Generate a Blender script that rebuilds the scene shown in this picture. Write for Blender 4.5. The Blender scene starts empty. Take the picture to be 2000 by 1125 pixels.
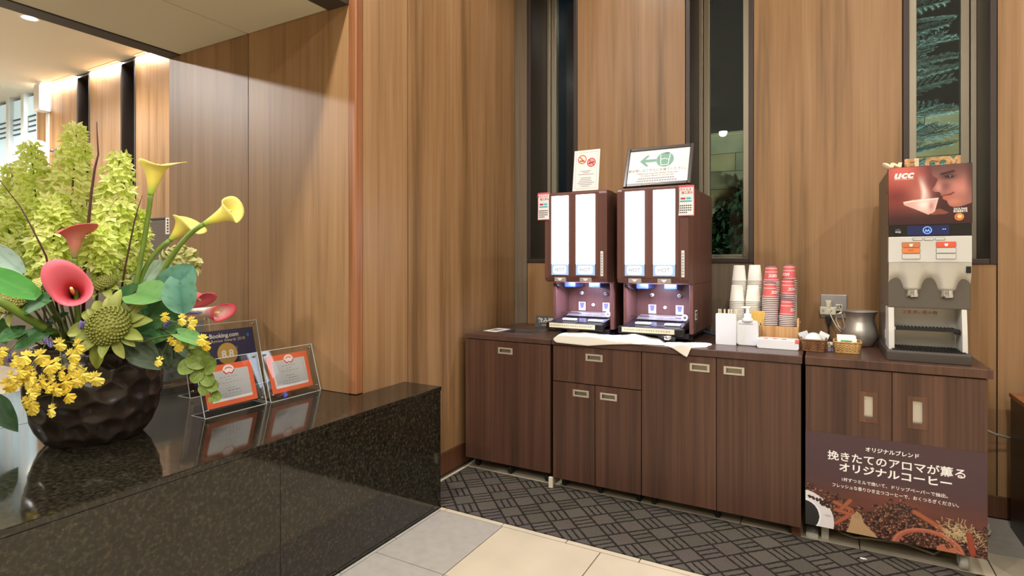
import bpy, math, random
import numpy as np
from mathutils import Vector, Matrix, Euler

random.seed(7)
rng = np.random.default_rng(7)
SC = bpy.context.scene
COL = SC.collection
PI = math.pi

# ------------------------------------------------------------------ camera
TH = math.radians(29.08)          # camera turned left of the back wall's normal
FPX, HOR, EYE = 1102.0, 510.0, 1.25
cam_data = bpy.data.cameras.new('camera')
cam = bpy.data.objects.new('camera', cam_data)
COL.objects.link(cam)
cam.location = (0, 0, EYE)
cam.rotation_euler = (PI / 2, 0, TH)
cam_data.sensor_width = 36.0
cam_data.lens = 36.0 * FPX / 2000.0
cam_data.shift_y = -(562.5 - HOR) / 2000.0
cam_data.clip_start = 0.05
SC.camera = cam

# ------------------------------------------------------------------ world (night) and exposure
w = bpy.data.worlds.new('night'); SC.world = w
w.use_nodes = True
w.node_tree.nodes['Background'].inputs[0].default_value = (0.012, 0.02, 0.03, 1)
w.node_tree.nodes['Background'].inputs[1].default_value = 0.5
SC.view_settings.view_transform = 'Standard'
SC.view_settings.look = 'None'
SC.view_settings.exposure = 0.1
SC.view_settings.gamma = 1.0
SC.view_settings.use_curve_mapping = False

CEIL = 3.6
# ceiling downlights of the place: (x, y, watts, cone degrees, blend)
DOWNLIGHTS = [
    (-1.62, -3.0, 140, 165), (-1.62, -0.9, 150, 165), (-1.62, 1.15, 150, 165),
    (0.35, -1.6, 150, 165), (0.45, 0.35, 160, 165), (-1.15, 2.72, 38, 165), (0.30, 2.72, 38, 165), (2.5, -2.6, 150, 165),
    (2.2, 0.5, 160, 165), (1.75, 2.72, 75, 165),
    (-6.70, 2.49, 170, 165), (-6.9, -0.9, 520, 178), (-9.3, 2.3, 200, 165), (-9.3, -2.0, 130, 165),
]
LIGHT_COL = (1.0, 0.98, 0.95)
for i, (lx, ly, lp, cone) in enumerate(DOWNLIGHTS):
    nm = 'downlight_lamp' if i == 10 else 'downlight_lamp_offscreen'      # only one fitting is in the picture
    ld = bpy.data.lights.new(nm, 'SPOT')
    ld.energy = lp; ld.color = LIGHT_COL; ld.spot_size = math.radians(cone); ld.spot_blend = 0.6 if cone < 170 else 0.15
    ld.shadow_soft_size = 0.07
    lo = bpy.data.objects.new(nm, ld); COL.objects.link(lo)
    lo.location = (lx, ly, CEIL - 0.035)

# ------------------------------------------------------------------ helpers
F = Vector((-math.sin(TH), math.cos(TH), 0)); R = Vector((math.cos(TH), math.sin(TH), 0)); UP = Vector((0, 0, 1))
EYEP = Vector((0, 0, EYE))
def ray(x, y): return F + R * ((x - 1000) / FPX) + UP * ((HOR - y) / FPX)
def on_y(x, y, Y): r = ray(x, y); return EYEP + r * (Y / r.y)
def on_x(x, y, X): r = ray(x, y); return EYEP + r * (X / r.x)
def on_z(x, y, Z): r = ray(x, y); return EYEP + r * ((Z - EYE) / r.z)
def far(x, y, d): return EYEP + ray(x, y) * d           # d metres in front of the eye

def lin(c):
    out = []
    for v in c[:3]:
        v = v / 255.0
        out.append(v / 12.92 if v <= 0.04045 else ((v + 0.055) / 1.055) ** 2.4)
    return tuple(out) + (1.0,)
def nlin(a):
    a = np.clip(np.asarray(a, float) / 255.0, 0, 1)
    return np.where(a <= 0.04045, a / 12.92, ((a + 0.055) / 1.055) ** 2.4)

class M:
    """collects geometry for ONE mesh object"""
    def __init__(s): s.v = []; s.f = []; s.mi = []; s.sm = []; s.col = None
    def add(s, vs, fs, m=0, smooth=False):
        o = len(s.v); s.v.extend([tuple(p) for p in vs])
        for f in fs:
            s.f.append(tuple(o + i for i in f)); s.mi.append(m); s.sm.append(smooth)
        return s
    def box(s, x0, x1, y0, y1, z0, z1, m=0):
        vs = [(x0, y0, z0), (x1, y0, z0), (x1, y1, z0), (x0, y1, z0), (x0, y0, z1), (x1, y0, z1), (x1, y1, z1), (x0, y1, z1)]
        return s.add(vs, [(0, 3, 2, 1), (4, 5, 6, 7), (0, 1, 5, 4), (1, 2, 6, 5), (2, 3, 7, 6), (3, 0, 4, 7)], m)
    def prism(s, poly, a, b, plane='xz', m=0, smooth=False):
        """extrude a 2-D outline along the remaining axis from a to b"""
        n = len(poly)
        def P(p, t):
            if plane == 'xz': return (p[0], t, p[1])
            if plane == 'yz': return (t, p[0], p[1])
            return (p[0], p[1], t)
        vs = [P(p, a) for p in poly] + [P(p, b) for p in poly]
        s.add(vs, [tuple(range(n)), tuple(range(2 * n - 1, n - 1, -1))], m)
        o = len(s.v) - 2 * n
        for i in range(n):
            j = (i + 1) % n
            s.f.append((o + i, o + n + i, o + n + j, o + j)); s.mi.append(m); s.sm.append(smooth)
        return s
    def tube(s, pts, r, n=8, m=0, caps=True):
        pts = [Vector(p) for p in pts]; k = len(pts)
        rr = r if isinstance(r, (list, tuple)) else [r] * k
        t0 = (pts[1] - pts[0]).normalized()
        nrm = t0.orthogonal().normalized(); vs = []
        for i in range(k):
            t = (pts[min(i + 1, k - 1)] - pts[max(i - 1, 0)]).normalized()
            nrm = (nrm - t * nrm.dot(t))
            nrm = nrm.normalized() if nrm.length > 1e-6 else t.orthogonal().normalized()
            b = t.cross(nrm)
            for j in range(n):
                a = 2 * PI * j / n
                vs.append(pts[i] + (nrm * math.cos(a) + b * math.sin(a)) * rr[i])
        fs = []
        for i in range(k - 1):
            for j in range(n):
                q = (j + 1) % n
                fs.append((i * n + j, i * n + q, (i + 1) * n + q, (i + 1) * n + j))
        o = len(s.v); s.add(vs, fs, m, True)
        if caps:
            s.f.append(tuple(o + j for j in range(n - 1, -1, -1))); s.mi.append(m); s.sm.append(False)
            s.f.append(tuple(o + (k - 1) * n + j for j in range(n))); s.mi.append(m); s.sm.append(False)
        return s
    def lathe(s, prof, n=24, c=(0, 0, 0), m=0, axis='z', mats=None, smooth=True):
        vs = []
        for r, z in prof:
            for j in range(n):
                a = 2 * PI * j / n; x, y = r * math.cos(a), r * math.sin(a)
                p = (x, y, z) if axis == 'z' else (x, z, y) if axis == 'y' else (z, x, y)
                vs.append((p[0] + c[0], p[1] + c[1], p[2] + c[2]))
        for i in range(len(prof) - 1):
            fs = []
            for j in range(n):
                q = (j + 1) % n
                f = (i * n + j, i * n + q, (i + 1) * n + q, (i + 1) * n + j)
                fs.append(f if axis != 'y' else f[::-1])
            if i == 0: o = len(s.v); s.add(vs, fs, (mats[i] if mats else m), smooth)
            else:
                for f in fs:
                    s.f.append(tuple(o + q for q in f)); s.mi.append(mats[i] if mats else m); s.sm.append(smooth)
        return s
    def grid(s, pts, nu, nv, m=0, smooth=True, wrap=False):
        fs = []
        for i in range(nu - 1):
            for j in range(nv if wrap else nv - 1):
                q = (j + 1) % nv
                fs.append((i * nv + j, i * nv + q, (i + 1) * nv + q, (i + 1) * nv + j))
        return s.add(pts, fs, m, smooth)
    def mesh(s, name, mats):
        me = bpy.data.meshes.new(name)
        me.from_pydata(s.v, [], s.f)
        for m_ in (mats if isinstance(mats, (list, tuple)) else [mats]): me.materials.append(m_)
        me.polygons.foreach_set('material_index', s.mi)
        me.polygons.foreach_set('use_smooth', s.sm)
        if s.col is not None:
            at = me.color_attributes.new('Col', 'FLOAT_COLOR', 'POINT')
            c = np.ones((len(s.v), 4)); c[:, :3] = np.asarray(s.col)[:, :3]
            at.data.foreach_set('color', c.ravel())
        me.update()
        return me
    def build(s, name, mats, parent=None, bevel=0, loc=None, rot=None, seg=2):
        return put(s.mesh(name, mats), name, parent, bevel, loc, rot, seg)

def put(me, name, parent=None, bevel=0, loc=None, rot=None, seg=2, mat4=None):
    o = bpy.data.objects.new(name, me); COL.objects.link(o)
    if parent is not None: o.parent = parent
    if loc is not None: o.location = loc
    if rot is not None: o.rotation_euler = rot
    if mat4 is not None: o.matrix_local = mat4
    if bevel:
        b = o.modifiers.new('bevel', 'BEVEL'); b.width = bevel; b.segments = seg; b.limit_method = 'ANGLE'; b.angle_limit = math.radians(40)
    return o

def thing(name, label, cat, loc=(0, 0, 0), rot=(0, 0, 0), group=None):
    o = bpy.data.objects.new(name, None); COL.objects.link(o)
    o.empty_display_size = 0.05
    o.location = loc; o.rotation_euler = rot
    return tag(o, label, cat, group)
def tag(o, label, cat, group=None):
    o['label'] = label; o['category'] = cat
    if group: o['group'] = group
    return o
def structure(o): o['kind'] = 'structure'; return o
def room(name):
    o = bpy.data.objects.new(name, None); COL.objects.link(o); o.empty_display_size = 0.05
    return structure(o)

def rrect(x0, x1, z0, z1, r, n=5):
    """rounded rectangle outline"""
    out = []
    for cx, cz, a0 in ((x1 - r, z1 - r, 0), (x0 + r, z1 - r, 90), (x0 + r, z0 + r, 180), (x1 - r, z0 + r, 270)):
        for i in range(n + 1):
            a = math.radians(a0 + 90 * i / n); out.append((cx + r * math.cos(a), cz + r * math.sin(a)))
    return out
def ell(cx, cz, rx, rz, n=24, rot=0.0):
    c, s_ = math.cos(rot), math.sin(rot); out = []
    for i in range(n):
        a = 2 * PI * i / n; x, z = rx * math.cos(a), rz * math.sin(a)
        out.append((cx + x * c - z * s_, cz + x * s_ + z * c))
    return out

def text(body, size, mat, parent, loc, rot=(PI / 2, 0, 0), name='lettering', align='CENTER', sx=1.0, bold=0.0, extrude=0.0002, shear=0.0):
    """raised print: a flat mesh of the characters themselves"""
    cu = bpy.data.curves.new('text', 'FONT'); cu.body = body; cu.size = size; cu.align_x = align; cu.align_y = 'CENTER'
    cu.resolution_u = 2; cu.offset = bold; cu.extrude = extrude; cu.shear = shear
    to = bpy.data.objects.new('text', cu); COL.objects.link(to)
    dg = bpy.context.evaluated_depsgraph_get()
    me = bpy.data.meshes.new_from_object(to.evaluated_get(dg))
    bpy.data.objects.remove(to); bpy.data.curves.remove(cu)
    me.materials.clear(); me.materials.append(mat)
    if sx != 1.0: me.transform(Matrix.Diagonal((sx, 1, 1, 1)))
    return put(me, name, parent, loc=loc, rot=rot)

# ------------------------------------------------------------------ materials
def base(name):
    m = bpy.data.materials.new(name); m.use_nodes = True
    nt = m.node_tree; b = nt.nodes['Principled BSDF']
    return m, nt, b
def mat(name, rgb, rough=0.5, metal=0.0, spec=0.5, coat=0.0, emit=None, estr=0.0, bump=0.0, bscale=200.0, vary=0.0, vscale=8.0, sheen=0.0, sss=0.0):
    m, nt, b = base(name)
    b.inputs['Base Color'].default_value = lin(rgb)
    b.inputs['Roughness'].default_value = rough
    b.inputs['Metallic'].default_value = metal
    b.inputs['Specular IOR Level'].default_value = spec
    b.inputs['Coat Weight'].default_value = coat
    b.inputs['Coat Roughness'].default_value = 0.05
    if sheen: b.inputs['Sheen Weight'].default_value = sheen
    if emit is not None:
        b.inputs['Emission Color'].default_value = lin(emit); b.inputs['Emission Strength'].default_value = estr
    tc = nt.nodes.new('ShaderNodeTexCoord')
    if vary:
        n = nt.nodes.new('ShaderNodeTexNoise'); n.inputs['Scale'].default_value = vscale; n.inputs['Detail'].default_value = 5
        nt.links.new(tc.outputs['Object'], n.inputs['Vector'])
        h = nt.nodes.new('ShaderNodeHueSaturation'); h.inputs['Color'].default_value = lin(rgb)
        mr = nt.nodes.new('ShaderNodeMapRange'); mr.inputs['From Min'].default_value = .3; mr.inputs['From Max'].default_value = .7
        mr.inputs['To Min'].default_value = 1 - vary; mr.inputs['To Max'].default_value = 1 + vary
        nt.links.new(n.outputs['Fac'], mr.inputs['Value']); nt.links.new(mr.outputs['Result'], h.inputs['Value'])
        nt.links.new(h.outputs['Color'], b.inputs['Base Color'])
    if bump:
        n2 = nt.nodes.new('ShaderNodeTexNoise'); n2.inputs['Scale'].default_value = bscale; n2.inputs['Detail'].default_value = 3
        nt.links.new(tc.outputs['Object'], n2.inputs['Vector'])
        bp = nt.nodes.new('ShaderNodeBump'); bp.inputs['Strength'].default_value = bump; bp.inputs['Distance'].default_value = 0.002
        nt.links.new(n2.outputs['Fac'], bp.inputs['Height']); nt.links.new(bp.outputs['Normal'], b.inputs['Normal'])
    return m
def ramp(nt, stops, fac):
    r = nt.nodes.new('ShaderNodeValToRGB'); e = r.color_ramp.elements
    while len(e) < len(stops): e.new(0.5)
    for i, (p, c) in enumerate(stops): e[i].position = p; e[i].color = lin(c)
    nt.links.new(fac, r.inputs['Fac']); return r
def wood(name, tones, rough=0.4, coat=0.0, band=5.0, spec=0.4, fine=0.18):
    """veneer with vertical grain; tones: dark, mid, light"""
    m, nt, b = base(name); L = nt.links.new
    tc = nt.nodes.new('ShaderNodeTexCoord'); oi = nt.nodes.new('ShaderNodeObjectInfo')
    mul = nt.nodes.new('ShaderNodeMath'); mul.operation = 'MULTIPLY'; mul.inputs[1].default_value = 37.0
    L(oi.outputs['Random'], mul.inputs[0])
    add = nt.nodes.new('ShaderNodeVectorMath'); add.operation = 'ADD'
    L(tc.outputs['Object'], add.inputs[0]); L(mul.outputs[0], add.inputs[1])
    def noise(sc, detail, rough_=0.5):
        mp = nt.nodes.new('ShaderNodeMapping'); mp.inputs['Scale'].default_value = sc
        L(add.outputs[0], mp.inputs['Vector'])
        n = nt.nodes.new('ShaderNodeTexNoise'); n.inputs['Scale'].default_value = 1.0; n.inputs['Detail'].default_value = detail; n.inputs['Roughness'].default_value = rough_
        L(mp.outputs['Vector'], n.inputs['Vector']); return n
    n1 = noise((band * 2.2, band * 2.2, 0.35), 4, 0.6)
    n2 = noise((140, 140, 1.6), 3)
    n3 = noise((band * 9, band * 9, 0.9), 3)
    mx = nt.nodes.new('ShaderNodeMix'); mx.inputs[0].default_value = 0.30
    L(n1.outputs['Fac'], mx.inputs[2]); L(n3.outputs['Fac'], mx.inputs[3])
    r = ramp(nt, [(0.34, tones[0]), (0.47, tones[1]), (0.64, tones[2])], mx.outputs[0])
    mr = nt.nodes.new('ShaderNodeMapRange'); mr.inputs['From Min'].default_value = .3; mr.inputs['From Max'].default_value = .7
    mr.inputs['To Min'].default_value = 1 - fine; mr.inputs['To Max'].default_value = 1 + fine
    L(n2.outputs['Fac'], mr.inputs['Value'])
    h = nt.nodes.new('ShaderNodeHueSaturation'); L(r.outputs['Color'], h.inputs['Color']); L(mr.outputs['Result'], h.inputs['Value'])
    L(h.outputs['Color'], b.inputs['Base Color'])
    b.inputs['Roughness'].default_value = rough; b.inputs['Coat Weight'].default_value = coat; b.inputs['Specular IOR Level'].default_value = spec
    bp = nt.nodes.new('ShaderNodeBump'); bp.inputs['Strength'].default_value = 0.08; bp.inputs['Distance'].default_value = 0.001
    L(n2.outputs['Fac'], bp.inputs['Height']); L(bp.outputs['Normal'], b.inputs['Normal'])
    return m
def clear(name, tint=(255, 255, 255), ior=1.5, refl=1.0, rough=0.0):
    """thin clear sheet: see-through with a Fresnel reflection"""
    m = bpy.data.materials.new(name); m.use_nodes = True; nt = m.node_tree
    for n in list(nt.nodes):
        if n.type != 'OUTPUT_MATERIAL': nt.nodes.remove(n)
    out = [n for n in nt.nodes if n.type == 'OUTPUT_MATERIAL'][0]
    t = nt.nodes.new('ShaderNodeBsdfTransparent'); t.inputs[0].default_value = lin(tint)
    g = nt.nodes.new('ShaderNodeBsdfGlossy'); g.inputs['Roughness'].default_value = rough
    fr = nt.nodes.new('ShaderNodeFresnel'); fr.inputs['IOR'].default_value = ior
    mu = nt.nodes.new('ShaderNodeMath'); mu.operation = 'MULTIPLY'; mu.inputs[1].default_value = refl; mu.use_clamp = True
    mx = nt.nodes.new('ShaderNodeMixShader')
    nt.links.new(fr.outputs[0], mu.inputs[0]); nt.links.new(mu.outputs[0], mx.inputs[0])
    nt.links.new(t.outputs[0], mx.inputs[1]); nt.links.new(g.outputs[0], mx.inputs[2]); nt.links.new(mx.outputs[0], out.inputs[0])
    return m
def attr_mat(name, rough=0.5, spec=0.4, sss=0.0, coat=0.0):
    """colour printed or grown on the surface itself (per-vertex colour)"""
    m, nt, b = base(name)
    a = nt.nodes.new('ShaderNodeVertexColor'); a.layer_name = 'Col'
    nt.links.new(a.outputs['Color'], b.inputs['Base Color'])
    b.inputs['Roughness'].default_value = rough; b.inputs['Specular IOR Level'].default_value = spec; b.inputs['Coat Weight'].default_value = coat
    return m
def random_mat(name, c0, c1, rough=0.5, trans=0.0):
    # trans: share of light passing through the thin tissue
    m, nt, b = base(name)
    oi = nt.nodes.new('ShaderNodeObjectInfo')
    r = ramp(nt, [(0.0, c0), (1.0, c1)], oi.outputs['Random'])
    nt.links.new(r.outputs['Color'], b.inputs['Base Color']); b.inputs['Roughness'].default_value = rough
    b.inputs['Specular IOR Level'].default_value = 0.3
    if trans:
        tr = nt.nodes.new('ShaderNodeBsdfTranslucent'); nt.links.new(r.outputs['Color'], tr.inputs['Color'])
        mx = nt.nodes.new('ShaderNodeMixShader'); mx.inputs[0].default_value = trans
        out = [n for n in nt.nodes if n.type == 'OUTPUT_MATERIAL'][0]
        nt.links.new(b.outputs[0], mx.inputs[1]); nt.links.new(tr.outputs[0], mx.inputs[2]); nt.links.new(mx.outputs[0], out.inputs[0])
    return m
def granite(name):
    m, nt, b = base(name); L = nt.links.new
    tc = nt.nodes.new('ShaderNodeTexCoord')
    n = nt.nodes.new('ShaderNodeTexNoise'); n.inputs['Scale'].default_value = 75; n.inputs['Detail'].default_value = 7; n.inputs['Roughness'].default_value = 0.65
    L(tc.outputs['Object'], n.inputs['Vector'])
    v = nt.nodes.new('ShaderNodeTexVoronoi'); v.inputs['Scale'].default_value = 210
    L(tc.outputs['Object'], v.inputs['Vector'])
    r = ramp(nt, [(0.40, (10, 10, 8)), (0.5, (33, 30, 22)), (0.59, (54, 49, 36)), (0.72, (82, 75, 57))], n.outputs['Fac'])
    r2 = ramp(nt, [(0.0, (16, 14, 11)), (0.55, (36, 32, 24)), (0.93, (50, 44, 36)), (1.0, (140, 134, 118))], v.outputs['Color'])
    mx = nt.nodes.new('ShaderNodeMix'); mx.data_type = 'RGBA'; mx.inputs[0].default_value = 0.3
    L(r.outputs['Color'], mx.inputs[6]); L(r2.outputs['Color'], mx.inputs[7]); L(mx.outputs[2], b.inputs['Base Color'])
    b.inputs['Roughness'].default_value = 0.07; b.inputs['Specular IOR Level'].default_value = 0.6
    return m

class X:
    """small node-math writer"""
    def __init__(s, nt): s.nt = nt
    def op(s, o, a, b_=None, c=None):
        n = s.nt.nodes.new('ShaderNodeMath'); n.operation = o
        for i, q in enumerate((a, b_, c)):
            if q is None: continue
            if isinstance(q, (int, float)): n.inputs[i].default_value = q
            else: s.nt.links.new(q, n.inputs[i])
        return n.outputs[0]

def carpet_mat():
    m, nt, b = base('carpet_weave'); L = nt.links.new; e = X(nt)
    tc = nt.nodes.new('ShaderNodeTexCoord'); sp = nt.nodes.new('ShaderNodeSeparateXYZ'); L(tc.outputs['Object'], sp.inputs[0])
    # a little wobble of the yarn
    nz = nt.nodes.new('ShaderNodeTexNoise'); nz.inputs['Scale'].default_value = 55; L(tc.outputs['Object'], nz.inputs['Vector'])
    wob = e.op('MULTIPLY', e.op('SUBTRACT', nz.outputs['Fac'], 0.5), 0.012)
    c = 0.1425
    u = e.op('DIVIDE', e.op('ADD', e.op('SUBTRACT', e.op('ADD', sp.outputs[0], sp.outputs[1]), 1.013), wob), c)
    v = e.op('DIVIDE', e.op('ADD', e.op('SUBTRACT', e.op('SUBTRACT', sp.outputs[1], sp.outputs[0]), 4.317), wob), c)
    fu, fv = e.op('FRACT', u), e.op('FRACT', v)
    iu, iv = e.op('FLOOR', u), e.op('FLOOR', v)
    def near(f, wd): return e.op('LESS_THAN', e.op('ABSOLUTE', e.op('SUBTRACT', f, 0.5)), wd)   # centred on .5
    def edge(f, wd): return e.op('GREATER_THAN', e.op('ABSOLUTE', e.op('SUBTRACT', f, 0.5)), 0.5 - wd)
    grid = e.op('MAXIMUM', edge(fu, 0.055), edge(fv, 0.055))
    chk = e.op('FLOORED_MODULO', e.op('ADD', iu, iv), 2.0)
    row = e.op('FLOORED_MODULO', iv, 2.0)
    su = edge(e.op('FRACT', e.op('MULTIPLY', fu, 3.0)), 0.15)
    sv = edge(e.op('FRACT', e.op('MULTIPLY', fv, 3.0)), 0.15)
    st = e.op('ADD', e.op('MULTIPLY', su, row), e.op('MULTIPLY', sv, e.op('SUBTRACT', 1.0, row)))
    line = e.op('MAXIMUM', grid, e.op('MULTIPLY', st, chk))
    wn = nt.nodes.new('ShaderNodeTexWhiteNoise'); wn.noise_dimensions = '2D'
    cb = nt.nodes.new('ShaderNodeCombineXYZ'); L(iu, cb.inputs[0]); L(iv, cb.inputs[1]); L(cb.outputs[0], wn.inputs['Vector'])
    cell = ramp(nt, [(0.0, (80, 75, 67)), (0.4, (90, 83, 74)), (0.7, (86, 77, 73)), (1.0, (83, 81, 68))], wn.outputs['Value'])
    mx = nt.nodes.new('ShaderNodeMix'); mx.data_type = 'RGBA'
    L(line, mx.inputs[0]); L(cell.outputs['Color'], mx.inputs[6]); mx.inputs[7].default_value = lin((42, 38, 34))
    fz = nt.nodes.new('ShaderNodeTexNoise'); fz.inputs['Scale'].default_value = 420; fz.inputs['Detail'].default_value = 3; L(tc.outputs['Object'], fz.inputs['Vector'])
    mr = nt.nodes.new('ShaderNodeMapRange'); mr.inputs['From Min'].default_value = .3; mr.inputs['From Max'].default_value = .7; mr.inputs['To Min'].default_value = .7; mr.inputs['To Max'].default_value = 1.3
    L(fz.outputs['Fac'], mr.inputs['Value'])
    h = nt.nodes.new('ShaderNodeHueSaturation'); L(mx.outputs[2], h.inputs['Color']); L(mr.outputs['Result'], h.inputs['Value']); L(h.outputs['Color'], b.inputs['Base Color'])
    bp = nt.nodes.new('ShaderNodeBump'); bp.inputs['Strength'].default_value = 0.5; bp.inputs['Distance'].default_value = 0.003
    L(e.op('SUBTRACT', fz.outputs['Fac'], e.op('MULTIPLY', line, 0.6)), bp.inputs['Height']); L(bp.outputs['Normal'], b.inputs['Normal'])
    b.inputs['Roughness'].default_value = 0.95; b.inputs['Specular IOR Level'].default_value = 0.1
    return m

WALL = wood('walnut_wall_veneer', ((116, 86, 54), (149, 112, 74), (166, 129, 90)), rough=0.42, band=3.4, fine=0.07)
WALL_GREY = wood('grey_oak_veneer', ((98, 84, 66), (114, 99, 80), (126, 110, 90)), rough=0.5, band=6.0, fine=0.1)  # grey is the veneer's own colour
TRIMWOOD = wood('red_oak_trim', ((120, 72, 42), (148, 95, 60), (165, 112, 74)), rough=0.35, band=8)
SKIRT = wood('skirting_veneer', ((78, 46, 30), (92, 56, 36), (104, 66, 44)), rough=0.45, band=6)
DARKWOOD = wood('dark_walnut_laminate', ((60, 41, 32), (77, 52, 40), (93, 64, 49)), rough=0.38, band=7.0, fine=0.14)
TOPWOOD = wood('dark_worktop_laminate', ((66, 46, 40), (76, 54, 46), (86, 62, 53)), rough=0.28, band=3, fine=0.08)
REDWOOD = wood('machine_walnut_case', ((88, 57, 49), (98, 64, 55), (108, 71, 61)), rough=0.35, band=5, fine=0.06)
PINE = wood('pine_box', ((176, 126, 78), (196, 148, 98), (210, 165, 115)), rough=0.6, band=14)
GAP = mat('dark_gap', (14, 11, 9), 0.9)
FRAME = mat('dark_bronze_frame', (62, 52, 46), 0.45, 0.3)
JAMB = mat('dark_jamb', (48, 41, 36), 0.5)
ALU = mat('champagne_aluminium', (176, 164, 142), 0.38, 0.6)
BACKING = mat('wall_backing', (40, 32, 26), 0.9)
PLASTER = mat('ceiling_plaster', (226, 220, 205), 0.85, bump=0.05, bscale=90)
SOFFIT = mat('soffit_board', (214, 206, 184), 0.55, bump=0.03)
SOFFIT_EDGE = mat('dark_soffit_trim', (62, 54, 50), 0.45)
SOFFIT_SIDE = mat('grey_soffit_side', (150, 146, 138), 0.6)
GRANITE = granite('polished_dark_granite')
GRANITE_EDGE = mat('granite_arris', (140, 132, 112), 0.3)
CARPET = carpet_mat()
GROUT = mat('grout', (70, 62, 52), 0.95)
TILE_BEIGE = mat('beige_porcelain', (200, 186, 160), 0.3, vary=0.06, vscale=5, bump=0.03)
TILE_GREY = mat('grey_porcelain', (168, 161, 150), 0.35, vary=0.08, vscale=22, bump=0.05, bscale=60)
TILE_DIRTY = mat('worn_beige_porcelain', (200, 186, 160), 0.35, vary=0.14, vscale=6)
GLASS = clear('window_glass', (222, 234, 230), 1.5, 1.3)
ACRYLIC = clear('clear_acrylic', (252, 253, 252), 1.49, 0.7)
ACRYL_EDGE = mat('polished_acrylic_edge', (205, 208, 204), 0.12, spec=0.8)
CHROME = mat('chrome', (215, 215, 220), 0.12, 1.0)
STEEL = mat('brushed_steel', (206, 200, 190), 0.34, 0.75)
SILVER = mat('silver_paint', (196, 190, 178), 0.38, 0.35)
SILVER_LT = mat('light_silver_paint', (204, 200, 192), 0.4, 0.15)
NICKEL = mat('nickel_handle', (200, 190, 172), 0.34, 0.6)
NICKEL_IN = mat('nickel_recess', (156, 144, 124), 0.4, 0.6)
BLACK = mat('black_plastic', (20, 19, 19), 0.35)
BLACKG = mat('gloss_black_panel', (34, 33, 31), 0.12)
DARKPL = mat('dark_grey_plastic', (66, 58, 52), 0.4)
WHITE = mat('white_plastic', (232, 231, 230), 0.35)
PAPER = mat('white_paper', (226, 222, 218), 0.8)
PAPERCUP = mat('white_paper_cup', (231, 224, 212), 0.7)
CUPRED = mat('coral_cup_print', (222, 104, 104), 0.6)
CUPBASE = mat('mauve_cup_base', (132, 92, 104), 0.6)
INK = mat('black_ink', (42, 40, 42), 0.7)
INKGREY = mat('grey_ink', (150, 146, 148), 0.7)
INKRED = mat('red_ink', (200, 40, 56), 0.7)
INKWHITE = mat('white_print', (236, 230, 222), 0.6)
INKORANGE = mat('orange_print', (240, 108, 62), 0.6)
GREEN_P = mat('sage_print', (120, 160, 142), 0.7)
GREEN_D = mat('deep_green_print', (54, 140, 92), 0.7)
GREEN_L = mat('pale_sage_print', (206, 220, 210), 0.7)
CLOTH = mat('white_towel', (222, 214, 200), 0.95, bump=0.4, bscale=500, sheen=0.2)
CORD = mat('grey_cord', (176, 168, 152), 0.55)
CORDW = mat('ivory_cord', (216, 206, 180), 0.5)
IVORY = mat('ivory_plastic', (228, 218, 190), 0.4)
PLATE = mat('satin_metal_plate', (172, 170, 170), 0.35, 0.6)
RUBBER = mat('black_rubber', (26, 24, 23), 0.7)
CASTER = mat('pale_caster', (196, 190, 176), 0.45)
RATTAN = wood('brown_rattan', ((98, 62, 34), (124, 82, 48), (146, 100, 62)), rough=0.6, band=20)
RATTAN2 = wood('honey_rattan', ((168, 124, 66), (192, 148, 86), (210, 170, 108)), rough=0.6, band=20)
PRINT = attr_mat('printed_film', 0.35, 0.4)
PETALS = attr_mat('petal_tissue', 0.55, 0.3)
# ================================================================== the setting
WY, WX, NY = 3.56, -1.955, 1.985           # back wall face, left wall face, niche wall face
LEDGE_Z, LEDGE_X, LEDGE_Y = 0.613, -1.71, 2.33

# ---- floor
fl = structure(M().box(-11.5, 4.2, -6.2, 4.3, -0.12, -0.006).build('floor', GROUT))
TS = 0.4865
def tile(x0, x1, y0, y1, m, name='tile'):
    g = 0.0022
    return M().box(x0 + g, x1 - g, y0 + g, y1 - g, -0.006, 0.0).build(name, m, fl, bevel=0.0008, seg=1)
xs = [-1.6895] + [-1.332 + TS * k for k in range(0, 8)]
ys = [1.834 - TS * k for k in range(6, 0, -1)] + [1.834, 2.302]
for i in range(len(xs) - 1):
    for j in range(len(ys) - 1):
        tile(xs[i], xs[i + 1], ys[j], ys[j + 1], TILE_GREY if i == 0 else TILE_BEIGE)
for k in range(-1, 7):                                       # slim edging tiles along the carpet
    tile(max(-1.671 + 0.3305 * k, -1.708), -1.671 + 0.3305 * (k + 1), 2.304, 2.334, TILE_BEIGE, 'edging_tile')
for k in range(0, 6):                                        # slim edging tiles along the ledge
    tile(-1.708, -1.6895, 2.302 - 0.3305 * (k + 1), 2.302 - 0.3305 * k, TILE_GREY, 'edging_tile')
xb = [-1.93, -1.82, -1.332, -0.844, -0.357, 0.13, 0.592]
for i in range(len(xb) - 1): tile(xb[i], xb[i + 1], 2.868, 3.5, TILE_DIRTY)
for x0_, x1_, y0_, y1_ in ((-11.4, -3.5, -6.1, 3.5), (-1.7, 4.1, -6.1, -1.09), (2.08, 4.1, -1.08, 3.5)):
    M().box(x0_, x1_, y0_, y1_, -0.006, 0.0).build('tile_field', TILE_BEIGE, fl)
for k in range(3):
    a = 0.592 + TS * k * 0.99
    tile(a, a + TS, 3.104, 3.54, TILE_GREY)
    tile(a, a + TS, 2.62, 3.104, TILE_BEIGE); tile(a, a + TS, 2.134, 2.62, TILE_BEIGE)
tile(-1.93, -1.905, 2.34, 2.862, TILE_BEIGE, 'edging_tile')
cp = M().box(-1.903, 0.59, 2.336, 2.866, -0.006, 0.004).build('carpet_runner', CARPET, None, bevel=0.002)
tag(cp, 'dark grey carpet runner with diagonal basket-weave lines in front of the cabinets', 'carpet')

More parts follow.
